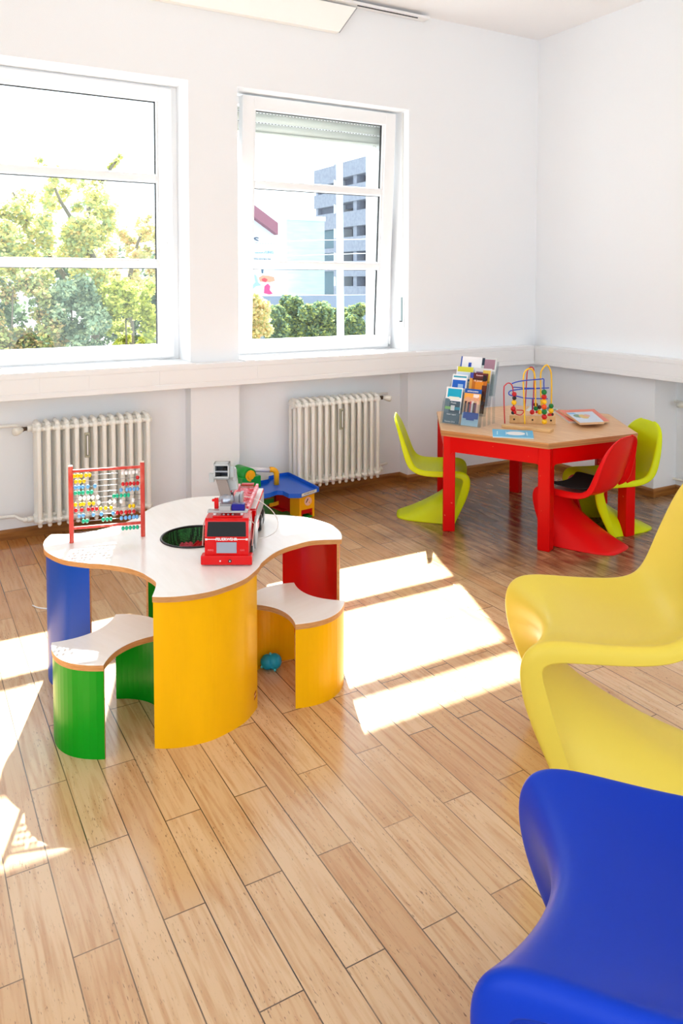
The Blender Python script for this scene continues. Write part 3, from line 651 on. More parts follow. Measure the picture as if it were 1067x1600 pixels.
m = MB(); m.bb(-.004, .02, -.024, .022, .012, .016, mat('ladder_recess', (190, 20, 30), .4)); m.build('ladder_recess', lad)
# boom arm rising over the cab to the basket
M_tau = mat('boom_taupe', (150, 138, 132), .4, metal=.2)
m = MB(); m.cyl((-.115, -.032, .186), (-.115, .006, .186), .026, M_black, n=24); m.sph((-.100, -.014, .190), .0265, mat('hub_silver', (178, 184, 196), .18, metal=.6), n=24); m.bb(-.15, -.10, .012, .028, .155, .205, M_sil, bev=.003); m.bb(-.14, -.10, .03, .040, .165, .212, M_sil, bev=.003); m.build('boom_joint', fe)
m = MB(); Rb_ = Matrix.Rotation(math.radians(-14), 3, 'X')
m.box((-.092, -.022, .236), (.010, .036, .070), M_tau, R=Matrix.Rotation(math.radians(16), 3, 'X'), bev=.003); m.build('boom_arm', fe)
m = MB(); m.box((-.125, -.012, .255), (.03, .062, .075), mat('boom_grey', (196, 200, 200), .35), R=Matrix.Rotation(math.radians(8), 3, 'X'), bev=.004); m.build('boom_bracket', fe)
bs = empty('rescue_basket', (-.085, -.026, .268)); bs.parent = fe
Mb = mat('basket_grey', (186, 192, 194), .35)
m = MB(); w = .026
for s in (-1, 1): m.bb(-.02, .016, s*w, s*(w-.005), 0, .054, Mb, bev=.001)
m.bb(-.02, -.016, -w, w, 0, .054, mat('basket_shade', (50, 56, 66), .5)); m.bb(-.02, .016, -w, w, 0, .006, Mb, bev=.001); m.bb(.011, .016, -w, w, .046, .054, Mb, bev=.001); m.bb(.011, .016, -w, w, 0, .010, Mb, bev=.001); m.bb(-.02, .014, -w, w, .050, .054, Mb); m.build('basket_cage', bs)
m = MB(); m.bb(.010, .013, -w+.004, w-.004, .024, .029, mat('basket_bar', (150, 158, 168), .3)); m.bb(-.012, .010, -.018, -.006, .006, .02, M_gl); m.bb(-.012, .010, .004, .016, .03, .04, M_gl); m.build('crossbar', bs)
m = MB(); m.bb(-.01, .005, -.044, -w, -.012, .018, Mb, bev=.002); m.bb(-.012, .004, w, w+.014, .004, .040, Mb, bev=.002); m.bb(-.014, -.004, w+.008, w+.022, -.01, .03, M_sil, bev=.002); m.build('basket_side_box', bs)
# white hose
def fl(px, py, t):      # point on an upright plane a little to the left of the engine, in engine coordinates
    P = atp(px, py, mid - hv*t, hv); d = P-mid; return Vector((-t, d.dot(Vector((-hv.y, hv.x, 0))), P.z-ZP))
hp = [fl(378, 776, .26), fl(390, 777, .26), fl(404, 782, .255), fl(416, 790, .25), fl(426, 799, .25), fl(433, 811, .24), fl(434.5, 820, .23), fl(431, 830, .21), fl(423, 836, .20), fl(413, 840, .19), fl(404, 841, .185)]
m = MB(); m.tube(crom([tuple(p) for p in hp], 4), .0016, mat('hose_white', (240, 236, 232), .4), n=6); m.build('hose', fe)

# ================================================================== TOY GARAGE
G0 = atz(492, 806, 0)
ga = empty('toy_garage', (G0.x, G0.y, 0), label='toy parking garage with a blue deck and yellow tube on the floor by the radiator', cat='toy garage')
M_gb = mat('garage_blue', (12, 92, 205), .3); M_gy = mat('garage_yellow', (250, 180, 10), .3); M_gr = mat('garage_red', (190, 6, 10), .3); M_gg = mat('garage_green', (16, 150, 50), .3)
def gl(px, py, z): q = atz(px, py, z); return (q.x-G0.x, q.y-G0.y)
ZD = .185
deck = [gl(497, 761, ZD), gl(468, 771, ZD), gl(452, 771, ZD), gl(443, 766.5, ZD), gl(432, 766, ZD), gl(420, 770, ZD), gl(398, 774, ZD), gl(380, 770, ZD), gl(380, 756, ZD), gl(420, 749, ZD), gl(421, 744, ZD), gl(437, 740, ZD), gl(450, 738, ZD)]
m = MB(); m.prism(deck, ZD-.026, ZD-.020, M_gb); 
dd = deck+[deck[0]]
m.ribbon(dd, ZD-.026, ZD, .006, M_gb); m.build('deck', ga)
def post(px, py, w, d, z1, name, mm_, rz=0): 
    q = gl(px, py, 0); b = MB(); b.box((q[0], q[1], z1/2), (w, d, z1), mm_, rz=rz, bev=.004); return b.build(name, ga)
# yellow corner tower (front right) with a red doorway and dial
q0 = Vector((*gl(468, 812, 0), 0)); q1 = Vector((*gl(491.5, 806.5, 0), 0)); dx_ = (q1-q0); L_ = dx_.length; ux = dx_.normalized(); uy = Vector((-ux.y, ux.x, 0)); ag = math.atan2(ux.y, ux.x)
tw = empty('tower', tuple(q0), ag); tw.parent = ga; D_ = .10; H_ = ZD-.027
m = MB(); t_ = .014
m.bb(0, t_, 0, D_, 0, H_, M_gy, bev=.002); m.bb(L_-t_, L_, 0, D_, 0, H_, M_gy, bev=.002); m.bb(t_, L_-t_, 0, D_, .052, H_, M_gy, bev=.002); m.build('tower_wall', tw)
m = MB(); m.bb(t_, L_-t_, .006, .014, .026, .052, M_gr); m.bb(t_, t_+.008, .004, .014, 0, .03, M_gr); m.bb(L_-t_-.008, L_-t_, .004, .014, 0, .03, M_gr); m.build('door', tw)
m = MB(); m.cyl((L_*.55, -.0005, .100), (L_*.55, -.003, .100), .026, mat('dial_pink', (246, 196, 176), .5), n=24); m.build('dial', tw)
m = MB(); m.poly([(L_*.55-.018, -.0034, .094), (L_*.55-.013, -.0034, .092), (L_*.55+.002, -.0034, .114), (L_*.55-.004, -.0034, .117)], M_black); m.poly([(L_*.55+.004, -.0034, .09), (L_*.55+.018, -.0034, .08), (L_*.55+.01, -.0034, .10)], M_gy); m.build('dial_pointer', tw)
Y3 = Vector((0, 0, 1))
def edge_label(body, pa, pb, name):
    a = Vector((*gl(*pa, ZD), 0)); b = Vector((*gl(*pb, ZD), 0)); d = b-a; u = d.normalized(); nn = Vector((u.y, -u.x, 0)); c = (a+b)/2; L = d.length*.86
    m = MB(); m.prism([(-L/2, -.0085), (L/2, -.0085), (L/2, .0085), (-L/2, .0085)], 0, .001, mat('label_white', (226, 226, 214), .5), M=basis(c+nn*.0065+Vector((0, 0, ZD-.0125)), u, Y3, nn)); m.build('label_strip', ga)
    text('label_lettering', body, .014, mat('letter_grey', (70, 74, 70), .5), ga, basis(c+nn*.0077+Vector((0, 0, ZD-.0125)), u, Y3, nn), ext=.0002, sx=min(1.2, L*.9/(len(body)*.0098)))
edge_label('WORKSHOP', (468, 771), (495, 762), 'WORKSHOP'); edge_label('WASHING', (400, 774), (424, 768.5), 'WASHING')
post(452, 800, .03, .22, ZD-.027, 'red_wall', M_gr, rz=ag+.1)
q = gl(432, 790, 0); m = MB(); m.cyl((q[0], q[1], 0), (q[0], q[1], ZD-.026), .017, mat('garage_dark_red', (150, 8, 10), .3), n=20); m.build('ramp_column', ga)
q = Vector((*gl(430, 792, 0), 0)); m = MB()
sp = [(q.x+.06*math.cos(a), q.y+.06*math.sin(a), .02+.115*k/30) for k, a in enumerate([-2.6+4.2*PI*k/30/2 for k in range(31)])]
inn = [(q.x+.022*math.cos(a), q.y+.022*math.sin(a), .02+.115*k/30) for k, a in enumerate([-2.6+4.2*PI*k/30/2 for k in range(31)])]
for i in range(30):
    vs = [m.bm.verts.new(v) for v in (sp[i], sp[i+1], inn[i+1], inn[i])]; vu = [m.bm.verts.new((v.co.x, v.co.y, v.co.z-.005)) for v in vs]
    w_ = [m.bm.verts.new((v[0], v[1], v[2]+.018)) for v in (sp[i], sp[i+1])]; w2 = [m.bm.verts.new((v[0]+(v[0]-q.x)*.06, v[1]+(v[1]-q.y)*.06, v[2]+.018)) for v in (sp[i], sp[i+1])]; w3 = [m.bm.verts.new((v[0]+(v[0]-q.x)*.06, v[1]+(v[1]-q.y)*.06, v[2]-.005)) for v in (sp[i], sp[i+1])]
    m._fin([m.bm.faces.new(vs), m.bm.faces.new(list(reversed(vu))), m.bm.faces.new((vs[0], w_[0], w_[1], vs[1])), m.bm.faces.new((w_[0], w2[0], w2[1], w_[1])), m.bm.faces.new((w2[0], w3[0], w3[1], w2[1]))], M_gy, False)
m.build('spiral_ramp', ga, recalc=False)
m = MB(); bs_ = [gl(492, 806, 0), gl(468, 812, 0), gl(380, 812, 0), gl(400, 780, 0), gl(450, 778, 0)]
m.prism(bs_, .0, .008, M_gg); m.build('base_plate', ga)
qq = Vector((*gl(455, 792, 0), 0)); m = MB(); m.box((qq.x-.05, qq.y+.0, .012), (.14, .16, .008), M_gr, rz=ag); m.build('red_floor', ga)
# yellow bent tube with the clear pipe, green cylinder on its saddle
P0 = Vector((*gl(432, 757, ZD-.02), ZD-.02)); Pw = P0+Vector((G0.x, G0.y, 0)); ztop = atp(432, 740, Pw).z
e1 = atp(432, 739, Pw)-Vector((G0.x, G0.y, 0)); 
e1.x, e1.y = P0.x, P0.y; zt_ = atp(431, 731, Pw).z-.008
gc = atp(384, 741, Pw+Vector((-.02, -.06, 0)))-Vector((G0.x, G0.y, 0))
hd = Vector((gc.x-P0.x, gc.y-P0.y, 0)).normalized()
m = MB(); rr_ = .0165
bend = [P0, Vector((P0.x, P0.y, zt_-.03))]+[Vector((P0.x, P0.y, zt_-.03))+hd*(.03*(1-math.cos(a)))+Vector((0, 0, .03*math.sin(a))) for a in (PI/8, PI/4, 3*PI/8, PI/2)]
bend.append(bend[-1]+hd*.012)
m.tube(bend, rr_, M_gy, n=20); m.build('bent_tube', ga)
pe = bend[-1]; m = MB(); m.tube([pe, Vector((gc.x, gc.y, gc.z+.03))-hd*.0], .0125, mat('tube_white', (228, 230, 234), .25), n=16)
m.tube([pe+Vector((0, 0, -.012)), Vector((gc.x, gc.y, gc.z+.018))], .003, mat('tube_blue', (30, 50, 130), .4), n=8); m.build('carry_pipe', ga)
fv = Vector((fw.x, fw.y, 0)).normalized()
ax_ = (fv*1.0 + Vector((-rt.x, -rt.y, 0))*.85).normalized()
gcz = Vector((0, 0, .0)); ce = gc
m = MB(); m.cyl(ce-ax_*.045+gcz, ce+ax_*.085+gcz, .044, M_gg, n=28); m.build('green_drum', ga)
m = MB(); m.cyl(ce-ax_*.0455+gcz, ce-ax_*.054+gcz, .033, M_gy, n=24); m.cyl(ce-ax_*.054+gcz, ce-ax_*.060+gcz, .022, M_gy, n=12); m.build('drum_cap', ga)
m = MB(); m.box((ce.x+.01, ce.y-.01, (ce.z-.008+ZD-.02)/2), (.13, .085, ce.z-.008-(ZD-.02)), M_gg, rz=ag, bev=.003); m.build('drum_saddle', ga)
# ================================================================== HEXAGONAL TABLE
HC = Vector((3.217, 3.384)); HR = .617; HA = math.radians(-124.7); ZH = .572
def hexp(r): return [(r*math.cos(HA+k*PI/3), r*math.sin(HA+k*PI/3)) for k in range(6)]
ht_ = empty('hexagonal_table', (HC.x, HC.y, 0), label='hexagonal wooden table with worn red legs in the corner of the room', cat='table')
M_oak = mat('table_oak', (228, 186, 140), .35, noise=((212, 164, 116), 7, .35, .7, (8, 1, 1)))
M_ply = mat('ply_edge', (196, 146, 92), .5, noise=((158, 106, 60), 1.2, .4, .6, (1, 1, 160)))
m = MB(); m.prism(hexp(HR), ZH-.012, ZH, M_oak, M_ply); m.prism(hexp(HR-.003), ZH-.031, ZH-.012, M_oak, M_ply); m.build('tabletop', ht_)
LR = HR-.055
for k in range(6):
    a = HA+k*PI/3; c = (LR*math.cos(a), LR*math.sin(a))
    m = MB(); m.box((c[0], c[1], (ZH-.031)/2), (.066, .066, ZH-.031), M_legred, rz=a+math.radians(45+15), bev=.005); m.build('leg', ht_)
    # apron between this leg and the next, with rounded lower corners
    b = HA+(k+1)*PI/3; p = Vector((*(LR*1.035*math.cos(a), LR*1.035*math.sin(a)), 0)); q = Vector((LR*1.035*math.cos(b), LR*1.035*math.sin(b), 0)); u = (q-p).normalized(); L = (q-p).length
    z1 = ZH-.031; z0 = z1-.088; r = .03; s0 = .03
    pts = [(s0, z1), (s0, z0-r)]+[(s0+r*(1-math.cos(t)), z0-r+r*math.sin(t)) for t in [PI/2*i/6 for i in range(1, 7)]]
    pts += [(L-x, z) for x, z in reversed(pts)]
    m = MB(); nn = Vector((u.y, -u.x, 0)); m.prism(pts, -.012, .010, M_legred, M=basis(p, u, Vector((0, 0, 1)), nn)); m.build('apron', ht_)

# ================================================================== CANTILEVER PLASTIC CHAIRS
ST = [ # centre (y,z)      edge (y,z)       half-width   flange (dx,dy,dz)   exponent
 ((.592, .852), (.590, .850), .070, (.006, .006, .004), 2.0),
 ((.588, .846), (.583, .835), .125, (.010, .010, .002), 2.0),
 ((.578, .815), (.562, .795), .176, (.010, .018, .000), 2.0),
 ((.562, .760), (.535, .738), .206, (.010, .026, .000), 2.0),
 ((.541, .680), (.510, .668), .225, (.011, .034, -.002), 2.0),
 ((.520, .590), (.480, .588), .236, (.012, .042, -.004), 2.1),
 ((.498, .505), (.454, .512), .240, (.012, .048, -.010), 2.2),
 ((.468, .440), (.424, .458), .242, (.012, .040, -.022), 2.4),
 ((.420, .405), (.372, .438), .243, (.012, .018, -.038), 2.6),
 ((.345, .392), (.300, .434), .244, (.012, .004, -.042), 2.7),
 ((.265, .396), (.215, .434), .245, (.012, .000, -.043), 2.6),
 ((.195, .406), (.138, .437), .245, (.012, .002, -.045), 2.4),
 ((.142, .409), (.078, .436), .244, (.012, .012, -.048), 2.1),
 ((.108, .398), (.034, .422), .243, (.012, .032, -.046), 1.9),
 ((.096, .366), (.010, .388), .242, (.012, .052, -.034), 1.7),
 ((.108, .325), (.003, .338), .240, (.012, .068, -.018), 1.7),
 ((.138, .278), (.012, .272), .238, (.012, .074, -.004), 1.9),
 ((.190, .222), (.034, .202), .238, (.012, .072, .000), 2.2),
 ((.262, .165), (.062, .132), .240, (.012, .066, .000), 2.8),
 ((.355, .105), (.090, .066), .243, (.012, .060, .000), 3.6),
 ((.465, .045), (.108, .020), .246, (.012, .056, .000), 4.4),
 ((.575, .0), (.116, .0), .248, (.012, .055, .000), 5.0)]
US = [-1, -.93, -.84, -.7, -.52, -.34, -.17, 0, .17, .34, .52, .7, .84, .93, 1]
def panton(name, m_, scale, origin, ang, lab, group=None, pad=False, sz=1):
    me = bpy.data.meshes.new('shell'); bm = bmesh.new(); G = []
    for (cy, cz), (ey, ez), w, fl, p in ST:
        row = []
        def P(u):
            s = abs(u)**p; return Vector((w*u, cy+(ey-cy)*s, cz+(ez-cz)*s))
        e = P(1); f = Vector(fl)
        for s in (-1,):
            row.append(Vector((-(e.x+f.x), e.y+f.y, e.z+f.z))); row.append(Vector((-(e.x+f.x*1.0), e.y+f.y*.45, e.z+f.z*.45)))
        for u in US: row.append(P(u))
        row.append(Vector((e.x+f.x, e.y+f.y*.45, e.z+f.z*.45))); row.append(Vector((e.x+f.x, e.y+f.y, e.z+f.z)))
        G.append([bm.verts.new(Vector((v.x, v.y, max(v.z, .0)*sz))*scale) for v in row])
    for a, b in zip(G, G[1:]):
        for i in range(len(a)-1):
            f = bm.faces.new((a[i], a[i+1], b[i+1], b[i])); f.smooth = True
    bm.to_mesh(me); bm.free(); me.materials.append(m_)
    r = empty(name, (origin[0], origin[1], 0), ang, label=lab, cat='chair', group=group)
    o = bpy.data.objects.new('chair_shell', me); COL.objects.link(o); o.parent = r
    # local frame: chair faces -y in mesh -> rotate so that it faces +x
    o.rotation_euler = (0, 0, PI/2*1.0)
    s = o.modifiers.new('sub', 'SUBSURF'); s.levels = 2; s.render_levels = 3 if scale > .9 else 2
    s = o.modifiers.new('thick', 'SOLIDIFY'); s.thickness = .009*scale; s.offset = 0
    s.use_rim = True
    if pad:
        bm = bmesh.new(); n = 32
        def zs(x, y): return 0
        pts = []; rows = []
        for (cy, cz), (ey, ez), w, fl, p in ST[7:13]:
            rows.append([bm.verts.new(Vector((w*u, cy+(ey-cy)*abs(u)**p, cz+(ez-cz)*abs(u)**p+.012))*scale) for u in (-.86, -.6, -.3, 0, .3, .6, .86)])
        for a, b in zip(rows, rows[1:]):
            for i in range(6): bm.faces.new((a[i], a[i+1], b[i+1], b[i])).smooth = True
        pm = bpy.data.meshes.new('seat_pad'); bm.to_mesh(pm); bm.free(); pm.materials.append(M_felt)
        po = bpy.data.objects.new('seat_pad', pm); COL.objects.link(po); po.parent = r; po.rotation_euler = (0, 0, PI/2); po['label'] = 'black seat pad'
        s = po.modifiers.new('sub', 'SUBSURF'); s.levels = 2; s.render_levels = 2
        s = po.modifiers.new('thick', 'SOLIDIFY'); s.thickness = .006; s.offset = 0
    return r
CHAIRS = [
 ('cantilever_chair', M_cyel, 1.0, (1.565, 1.722), 143, 'large pale yellow S-shaped plastic chair between the blue chair and the children table'),
 ('cantilever_chair', M_cblu, 1.0, (.870, .988), 129, 'large deep blue S-shaped plastic chair nearest to the camera'),
 ('child_chair', M_clime, .75, (2.925, 3.578), -36, 'small lime green S-shaped chair on the radiator side of the hexagonal table'),
 ('child_chair', M_cred, .75, (3.115, 3.115), 104, 'small red S-shaped chair with a black seat pad at the hexagonal table'),
 ('child_chair', M_clime, .75, (3.30, 3.085), 163, 'small lime green S-shaped chair on the side of the hexagonal table by the plain wall')]
for i, (nm, mm_, sc, o_, an, lab) in enumerate(CHAIRS):
    panton(nm, mm_, sc, o_, math.radians(an), lab, pad=(mm_ is M_cred), sz=1 if sc == 1 else .945)

# ================================================================== THINGS ON THE HEXAGONAL TABLE
# bead maze
B0 = atz(783, 668, ZH); B1 = atz(859.6, 676.8, ZH); u = (B1-B0); LB = u.length; ang = math.atan2(u.y, u.x)
bz = empty('bead_maze', tuple(B0), ang, label='wooden bead maze toy with coloured wires and beads on the hexagonal table', cat='toy')
M_pine = mat('pine', (226, 186, 132), .45, noise=((206, 160, 104), 10, .4, .7, (1, 6, 1)))
m = MB(); m.bb(0, LB, 0, .055, 0, .017, M_pine, bev=.003); m.build('base_board', bz)
inv = Matrix.Rotation(-ang, 3, 'Z')
def bl(v): return inv @ (Vector(v)-B0)
C0 = atz(796, 661, ZH); C1 = atz(868, 663.5, ZH)
a = bl(C0); c = bl(C1); d = (c-a); ag2 = math.atan2(d.y, d.x); L2 = d.length; nz = Vector((-math.sin(ag2), math.cos(ag2), 0))
m = MB(); cc = (a+c)/2+nz*.018; m.box((cc.x, cc.y, .0225), (L2, .036, .045), M_pine, rz=ag2, bev=.003)
M_hole = mat('hole_dark', (50, 30, 22), .8)
for t in (.1, .5, .9):
    q = a+d*t; m.cyl((q.x-nz.x*.001, q.y-nz.y*.001, .023), (q.x+nz.x*.004, q.y+nz.y*.004, .023), .0055, M_hole, n=14)
m.build('back_block', bz)
# wires: drawn on upright planes standing over the boards
def wp(pts, P): return [tuple(bl(atp(x, y, P))) for x, y in pts]
X = lambda a_, b_: (775+a_/10.16, 560+b_/10.16)
PF = B0+u*.3+Vector((-u.y, u.x, 0)).normalized()*.03; PBk = (C0+C1)/2+Vector((0, .02, 0))
Wr = mat('wire_red', (196, 24, 34), .35); Wy = mat('wire_yellow', (246, 196, 40), .35); Wb = mat('wire_blue', (22, 70, 190), .35)
def wire(px, P, mm_, r=.0034, name='wire'):
    m = MB(); m.tube(crom(wp([X(*p) for p in px], P), 5), r, mm_, n=8); o = m.build(name, bz); return o
wire([(138, 1035), (128, 760), (125, 480), (145, 425), (190, 392), (235, 405), (262, 460), (272, 560), (278, 700), (285, 880)], PF, Wr)
wire([(455, 1040), (445, 700), (432, 400), (440, 260), (475, 190), (530, 163), (580, 185), (612, 260), (622, 450), (628, 760)], PF, Wy, .0046)
wire([(455, 850), (470, 600), (485, 350), (495, 220), (525, 155), (560, 140), (595, 165), (605, 250), (600, 450), (590, 700), (575, 860)], PBk, Wr)
wire([(718, 760), (708, 500), (708, 260), (735, 170), (800, 105), (850, 160), (875, 250), (880, 450), (876, 740), (872, 880)], PBk, Wy, .0046)
wire([(250, 400), (340, 370), (450, 352), (580, 340), (700, 330), (755, 328), (758, 400), (762, 500), (768, 700), (770, 1030)], PF+Vector((.02, -.02, 0)), Wb, .0032)
wire([(840, 468), (700, 472), (560, 474), (420, 468), (330, 460), (262, 458)], PBk, Wb, .0032)
wire([(700, 478), (560, 482), (420, 488), (320, 498), (230, 515), (200, 550), (225, 585), (330, 600), (450, 628), (600, 636), (730, 640), (820, 640)], PF, Wb, .0032)
wire([(575, 640), (573, 740), (572, 860)], PBk, mat('wire_violet', (70, 40, 160), .35), .0028)
wire([(320, 822), (420, 826), (438, 850), (400, 892), (360, 898), (310, 880)], PF, Wr, .0030)
BDC = {'r': ('maze_bead_red', (204, 18, 24)), 'y': ('maze_bead_yellow', (250, 196, 14)), 'g': ('maze_bead_green', (8, 120, 50)), 'o': ('maze_bead_orange', (240, 84, 20)), 'k': ('maze_bead_maroon', (70, 16, 24)), 'd': ('maze_bead_dark', (26, 22, 30))}
bpro = {}
def mbead(x, y, c, r, P):
    v = bl(atp(*X(x, y), P)); rr = r/10.16*( (P-CAM).dot(fw)/F)
    key = (c, r)
    if key not in bpro:
        m = MB(); m.sph((0, 0, 0), rr, mat(*BDC[c], .3), n=14); o = m.build('bead', bz); bpro[key] = o
    else:
        o = bpro[key].copy(); COL.objects.link(o); o.parent = bz
    o.location = v
PM = PF+Vector((.02, -.02, 0))
for y, c in ((535, 'g'), (612, 'r'), (690, 'y'), (770, 'o'), (848, 'g'), (928, 'r'), (1005, 'y')): mbead(762 if y < 800 else 766, y, c, 44, PM)
for x, y, c, r in ((290, 568, 'r', 38), (290, 628, 'd', 34), (285, 700, 'y', 42), (272, 800, 'r', 42), (290, 852, 'r', 34), (268, 862, 'd', 30)): mbead(x, y, c, r, PF)
for x, y, c, r in ((572, 852, 'r', 40), (628, 735, 'k', 36), (630, 795, 'g', 38), (688, 775, 'k', 34), (690, 850, 'y', 40), (645, 850, 'r', 22), (874, 755, 'g', 40), (872, 830, 'y', 44), (850, 905, 'r', 38), (890, 890, 'k', 26)): mbead(x, y, c, r, PBk)

# leaflet holder with leaflets
S0 = atz(688, 662, ZH); S1 = atz(746, 669.5, ZH); su = (S1-S0); LS = su.length; su.normalize(); sb = Vector((-su.y, su.x, 0))
if sb.dot(fw) < 0: sb = -sb
hol = empty('leaflet_holder', tuple(S0), 0, label='clear acrylic leaflet holder with stepped pockets on the hexagonal table', cat='holder')
TB, TU, TL = .058, .052, .055      # step back, step up, lean per leaflet height
def tier(k, f0, f1, z, back=0):    # point on the sloping face of tier k
    return None
m = MB()
def slab(mm, k, f0, f1, z0, z1, off, mat_, t=.002):
    """sloped thin slab on tier k from fraction f0..f1 of the width, heights z0..z1 above the tier's foot"""
    base = su*0
    pts = []
    for f, z in ((f0, z0), (f1, z0), (f1, z1), (f0, z1)):
        p = su*(f*LS)+sb*(TB*k+off+z/.21*TL)+Vector((0, 0, TU*k+z)); pts.append(p)
    n_ = (sb*-1+Vector((0, 0, -TL/.21))).normalized(); n_ = (pts[1]-pts[0]).cross(pts[3]-pts[0]).normalized()
    if n_.dot(sb) > 0: n_ = -n_
    a_ = [mm.bm.verts.new(p+n_*t) for p in pts]; b_ = [mm.bm.verts.new(p) for p in pts]
    mm._fin([mm.bm.faces.new(a_), mm.bm.faces.new(list(reversed(b_)))]+[mm.bm.faces.new((a_[i], a_[(i+1) % 4], b_[(i+1) % 4], b_[i])) for i in range(4)], mat_, False)
    return n_
for k in range(4):
    m = MB(); slab(m, k, -.01, 1.01, .004, .13, 0, M_acryl, .002); slab(m, k, -.01, 1.01, .002, .20, .030, M_acryl, .002)
    for f in (-.012, .5, 1.008):
        P = [su*(f*LS)+sb*(TB*k+z/.21*TL+y)+Vector((0, 0, TU*k+z)) for y, z in ((0, .002), (.030, .002), (.030, .20), (0, .13))]
        m.prism([(0, 0)], 0, 0, M_acryl) if False else None
        a_ = [m.bm.verts.new(p) for p in P]; b_ = [m.bm.verts.new(p+su*.0025) for p in P]
        m._fin([m.bm.faces.new(a_), m.bm.faces.new(list(reversed(b_)))]+[m.bm.faces.new((a_[i], a_[(i+1) % 4], b_[(i+1) % 4], b_[i])) for i in range(4)], M_acryl, False)
    if k: 
        for f in (-.012, 1.008):
            q = su*(f*LS)+sb*(TB*k+.02); m.bb(0, 0, 0, 0, 0, 0, M_acryl) if False else m.box((q.x, q.y, TU*k/2), (.0025, .03, TU*k), M_acryl, rz=math.atan2(su.y, su.x))
    m.build('pocket', hol)
pc = [0]
def pmat(rgb):
    return mat('print_%d_%d_%d' % rgb, rgb, .3)
def leaflet(k, f0, f1, hgt, off, patches, lab, texts=(), z0=.006):
    root = MB(); slab(root, k, f0, f1, z0, z0+hgt, off, pmat(patches[0]), .0022)
    r = empty('leaflet', tuple(S0), label=lab, cat='leaflet', group='leaflets in the clear holder')
    root.build('cover', r); m = MB(); t = .0026; W = f1-f0
    for i, (a0, a1, b0, b1, rgb) in enumerate(patches[1:]):
        slab(m, k, f0+W*a0, f0+W*a1, z0+hgt*b0, z0+hgt*b1, off, pmat(rgb), t+.00025*(i+1))
    if len(patches) > 1: m.build('print', r)
    n_ = su.cross(sb+Vector((0, 0, .21/TL))).normalized()
    upd = (sb*TL+Vector((0, 0, .21))).normalized(); n_ = su.cross(upd).normalized()
    if n_.dot(sb) > 0: n_ = -n_
    xdir = upd.cross(n_)
    for body, fc, fh, size, rgb in texts:
        p = su*((f0+W*fc)*LS)+sb*(TB*k+off+(z0+hgt*fh)/.21*TL)+Vector((0, 0, TU*k+z0+hgt*fh))+n_*(.0062)
        text('lettering', body, size, pmat(rgb), r, basis(p, xdir, upd, n_), ext=.0001, bold=.0003)
    return r
WH = (240, 242, 246)
people = []
rs = random.Random(3)
for i in range(8):
    x = .08+i*.105; people += [(x, x+.13, .30+rs.random()*.05, .62+rs.random()*.08, [(60, 40, 50), (200, 150, 120), (30, 40, 70), (180, 70, 80), (220, 215, 215), (70, 50, 40), (120, 60, 100), (230, 190, 160)][i]), (x+.03, x+.10, .64+rs.random()*.04, .74+rs.random()*.05, (226, 170, 140))]
leaflet(0, .03, .47, .205, .010, [WH, (.06, .95, 0, .62, (14, 70, 92)), (.0, .30, .0, .68, (96, 126, 140)), (0, 1, 0, .30, (74, 106, 122)), (.10, .95, .72, .96, (0, 168, 204)), (.05, .4, .385, .46, (140, 206, 110)), (.6, .97, .385, .46, (0, 160, 190)), (.40, .64, .36, .50, (246, 246, 244)), (.22, .86, .66, .74, (232, 240, 228))],
        'teal and dark blue leaflet in the lower front pocket of the clear holder', (('Praxis', .55, .57, .014, WH), ('Kinder + Jugend', .5, .25, .009, WH), ('Termine 2016', .45, .05, .012, (220, 228, 232))))
leaflet(0, .53, .97, .205, .010, [(176, 214, 232), (0, 1, .34, .88, (206, 176, 140)), (0, 1, .72, .88, (240, 170, 70)), (.55, .9, .76, .86, (246, 232, 226)), (0, 1, .88, 1, (16, 82, 170))]+people+[(.10, .98, .19, .36, (34, 84, 170)), (.3, .75, .15, .20, (34, 84, 170))],
        'leaflet with a group photo and blue banner in the lower front pocket', (('Achtung', .5, .335, .016, WH), ('Gruppenbild!', .54, .275, .0165, WH), ('Mitmachen', .54, .22, .009, WH), ('AKTION JUGEND', .5, .93, .009, WH)))
leaflet(1, .05, .45, .205, .006, [WH, (.06, .94, .7, .93, (16, 96, 200)), (.45, .8, .7, .82, (160, 196, 236))], 'white leaflet with a blue square in the second pocket row')
leaflet(1, .03, .45, .205, .016, [WH, (.08, .92, .88, .96, (30, 160, 184))], 'white leaflet with a teal strip behind the blue-square leaflet', z0=.022)
rs = random.Random(5)
conc = [(70, 26, 16), (.0, .16, .0, .9, (224, 160, 60)), (.16, 1, .30, .82, (196, 108, 20)), (.35, .8, .5, .78, (232, 140, 20)), (.75, 1, .35, .7, (96, 36, 16)), (.02, .2, .86, 1, (60, 70, 170)), (.2, 1, .88, 1, (96, 26, 30)), (.75, .95, .8, .95, (24, 20, 24))]
for i in range(7): x = .1+.12*i; conc.append((x, x+.1, .18+rs.random()*.05, .34+rs.random()*.08, [(20, 16, 20), (230, 200, 190), (16, 14, 20), (236, 226, 224)][i % 4]))
leaflet(1, .52, .99, .225, .010, conc, 'brown and orange concert flyer in the second pocket row', (('Konzert', .55, .94, .013, (236, 200, 200)), ('18. Januar', .50, .80, .014, (240, 226, 200))), z0=.02)
leaflet(2, .04, .50, .205, .008, [WH, (.05, .98, .86, 1, (212, 212, 60)), (.05, .95, .70, .84, (206, 224, 240)), (.1, .95, .60, .66, (40, 110, 190))], 'pale leaflet with a yellow-green top in the third pocket row', z0=.012)
leaflet(2, .53, .98, .21, .012, [(226, 222, 224), (.5, .95, .6, .95, (240, 200, 90)), (.1, .5, .5, .9, (120, 90, 130))], 'grey magazine behind the concert flyer in the third pocket row')
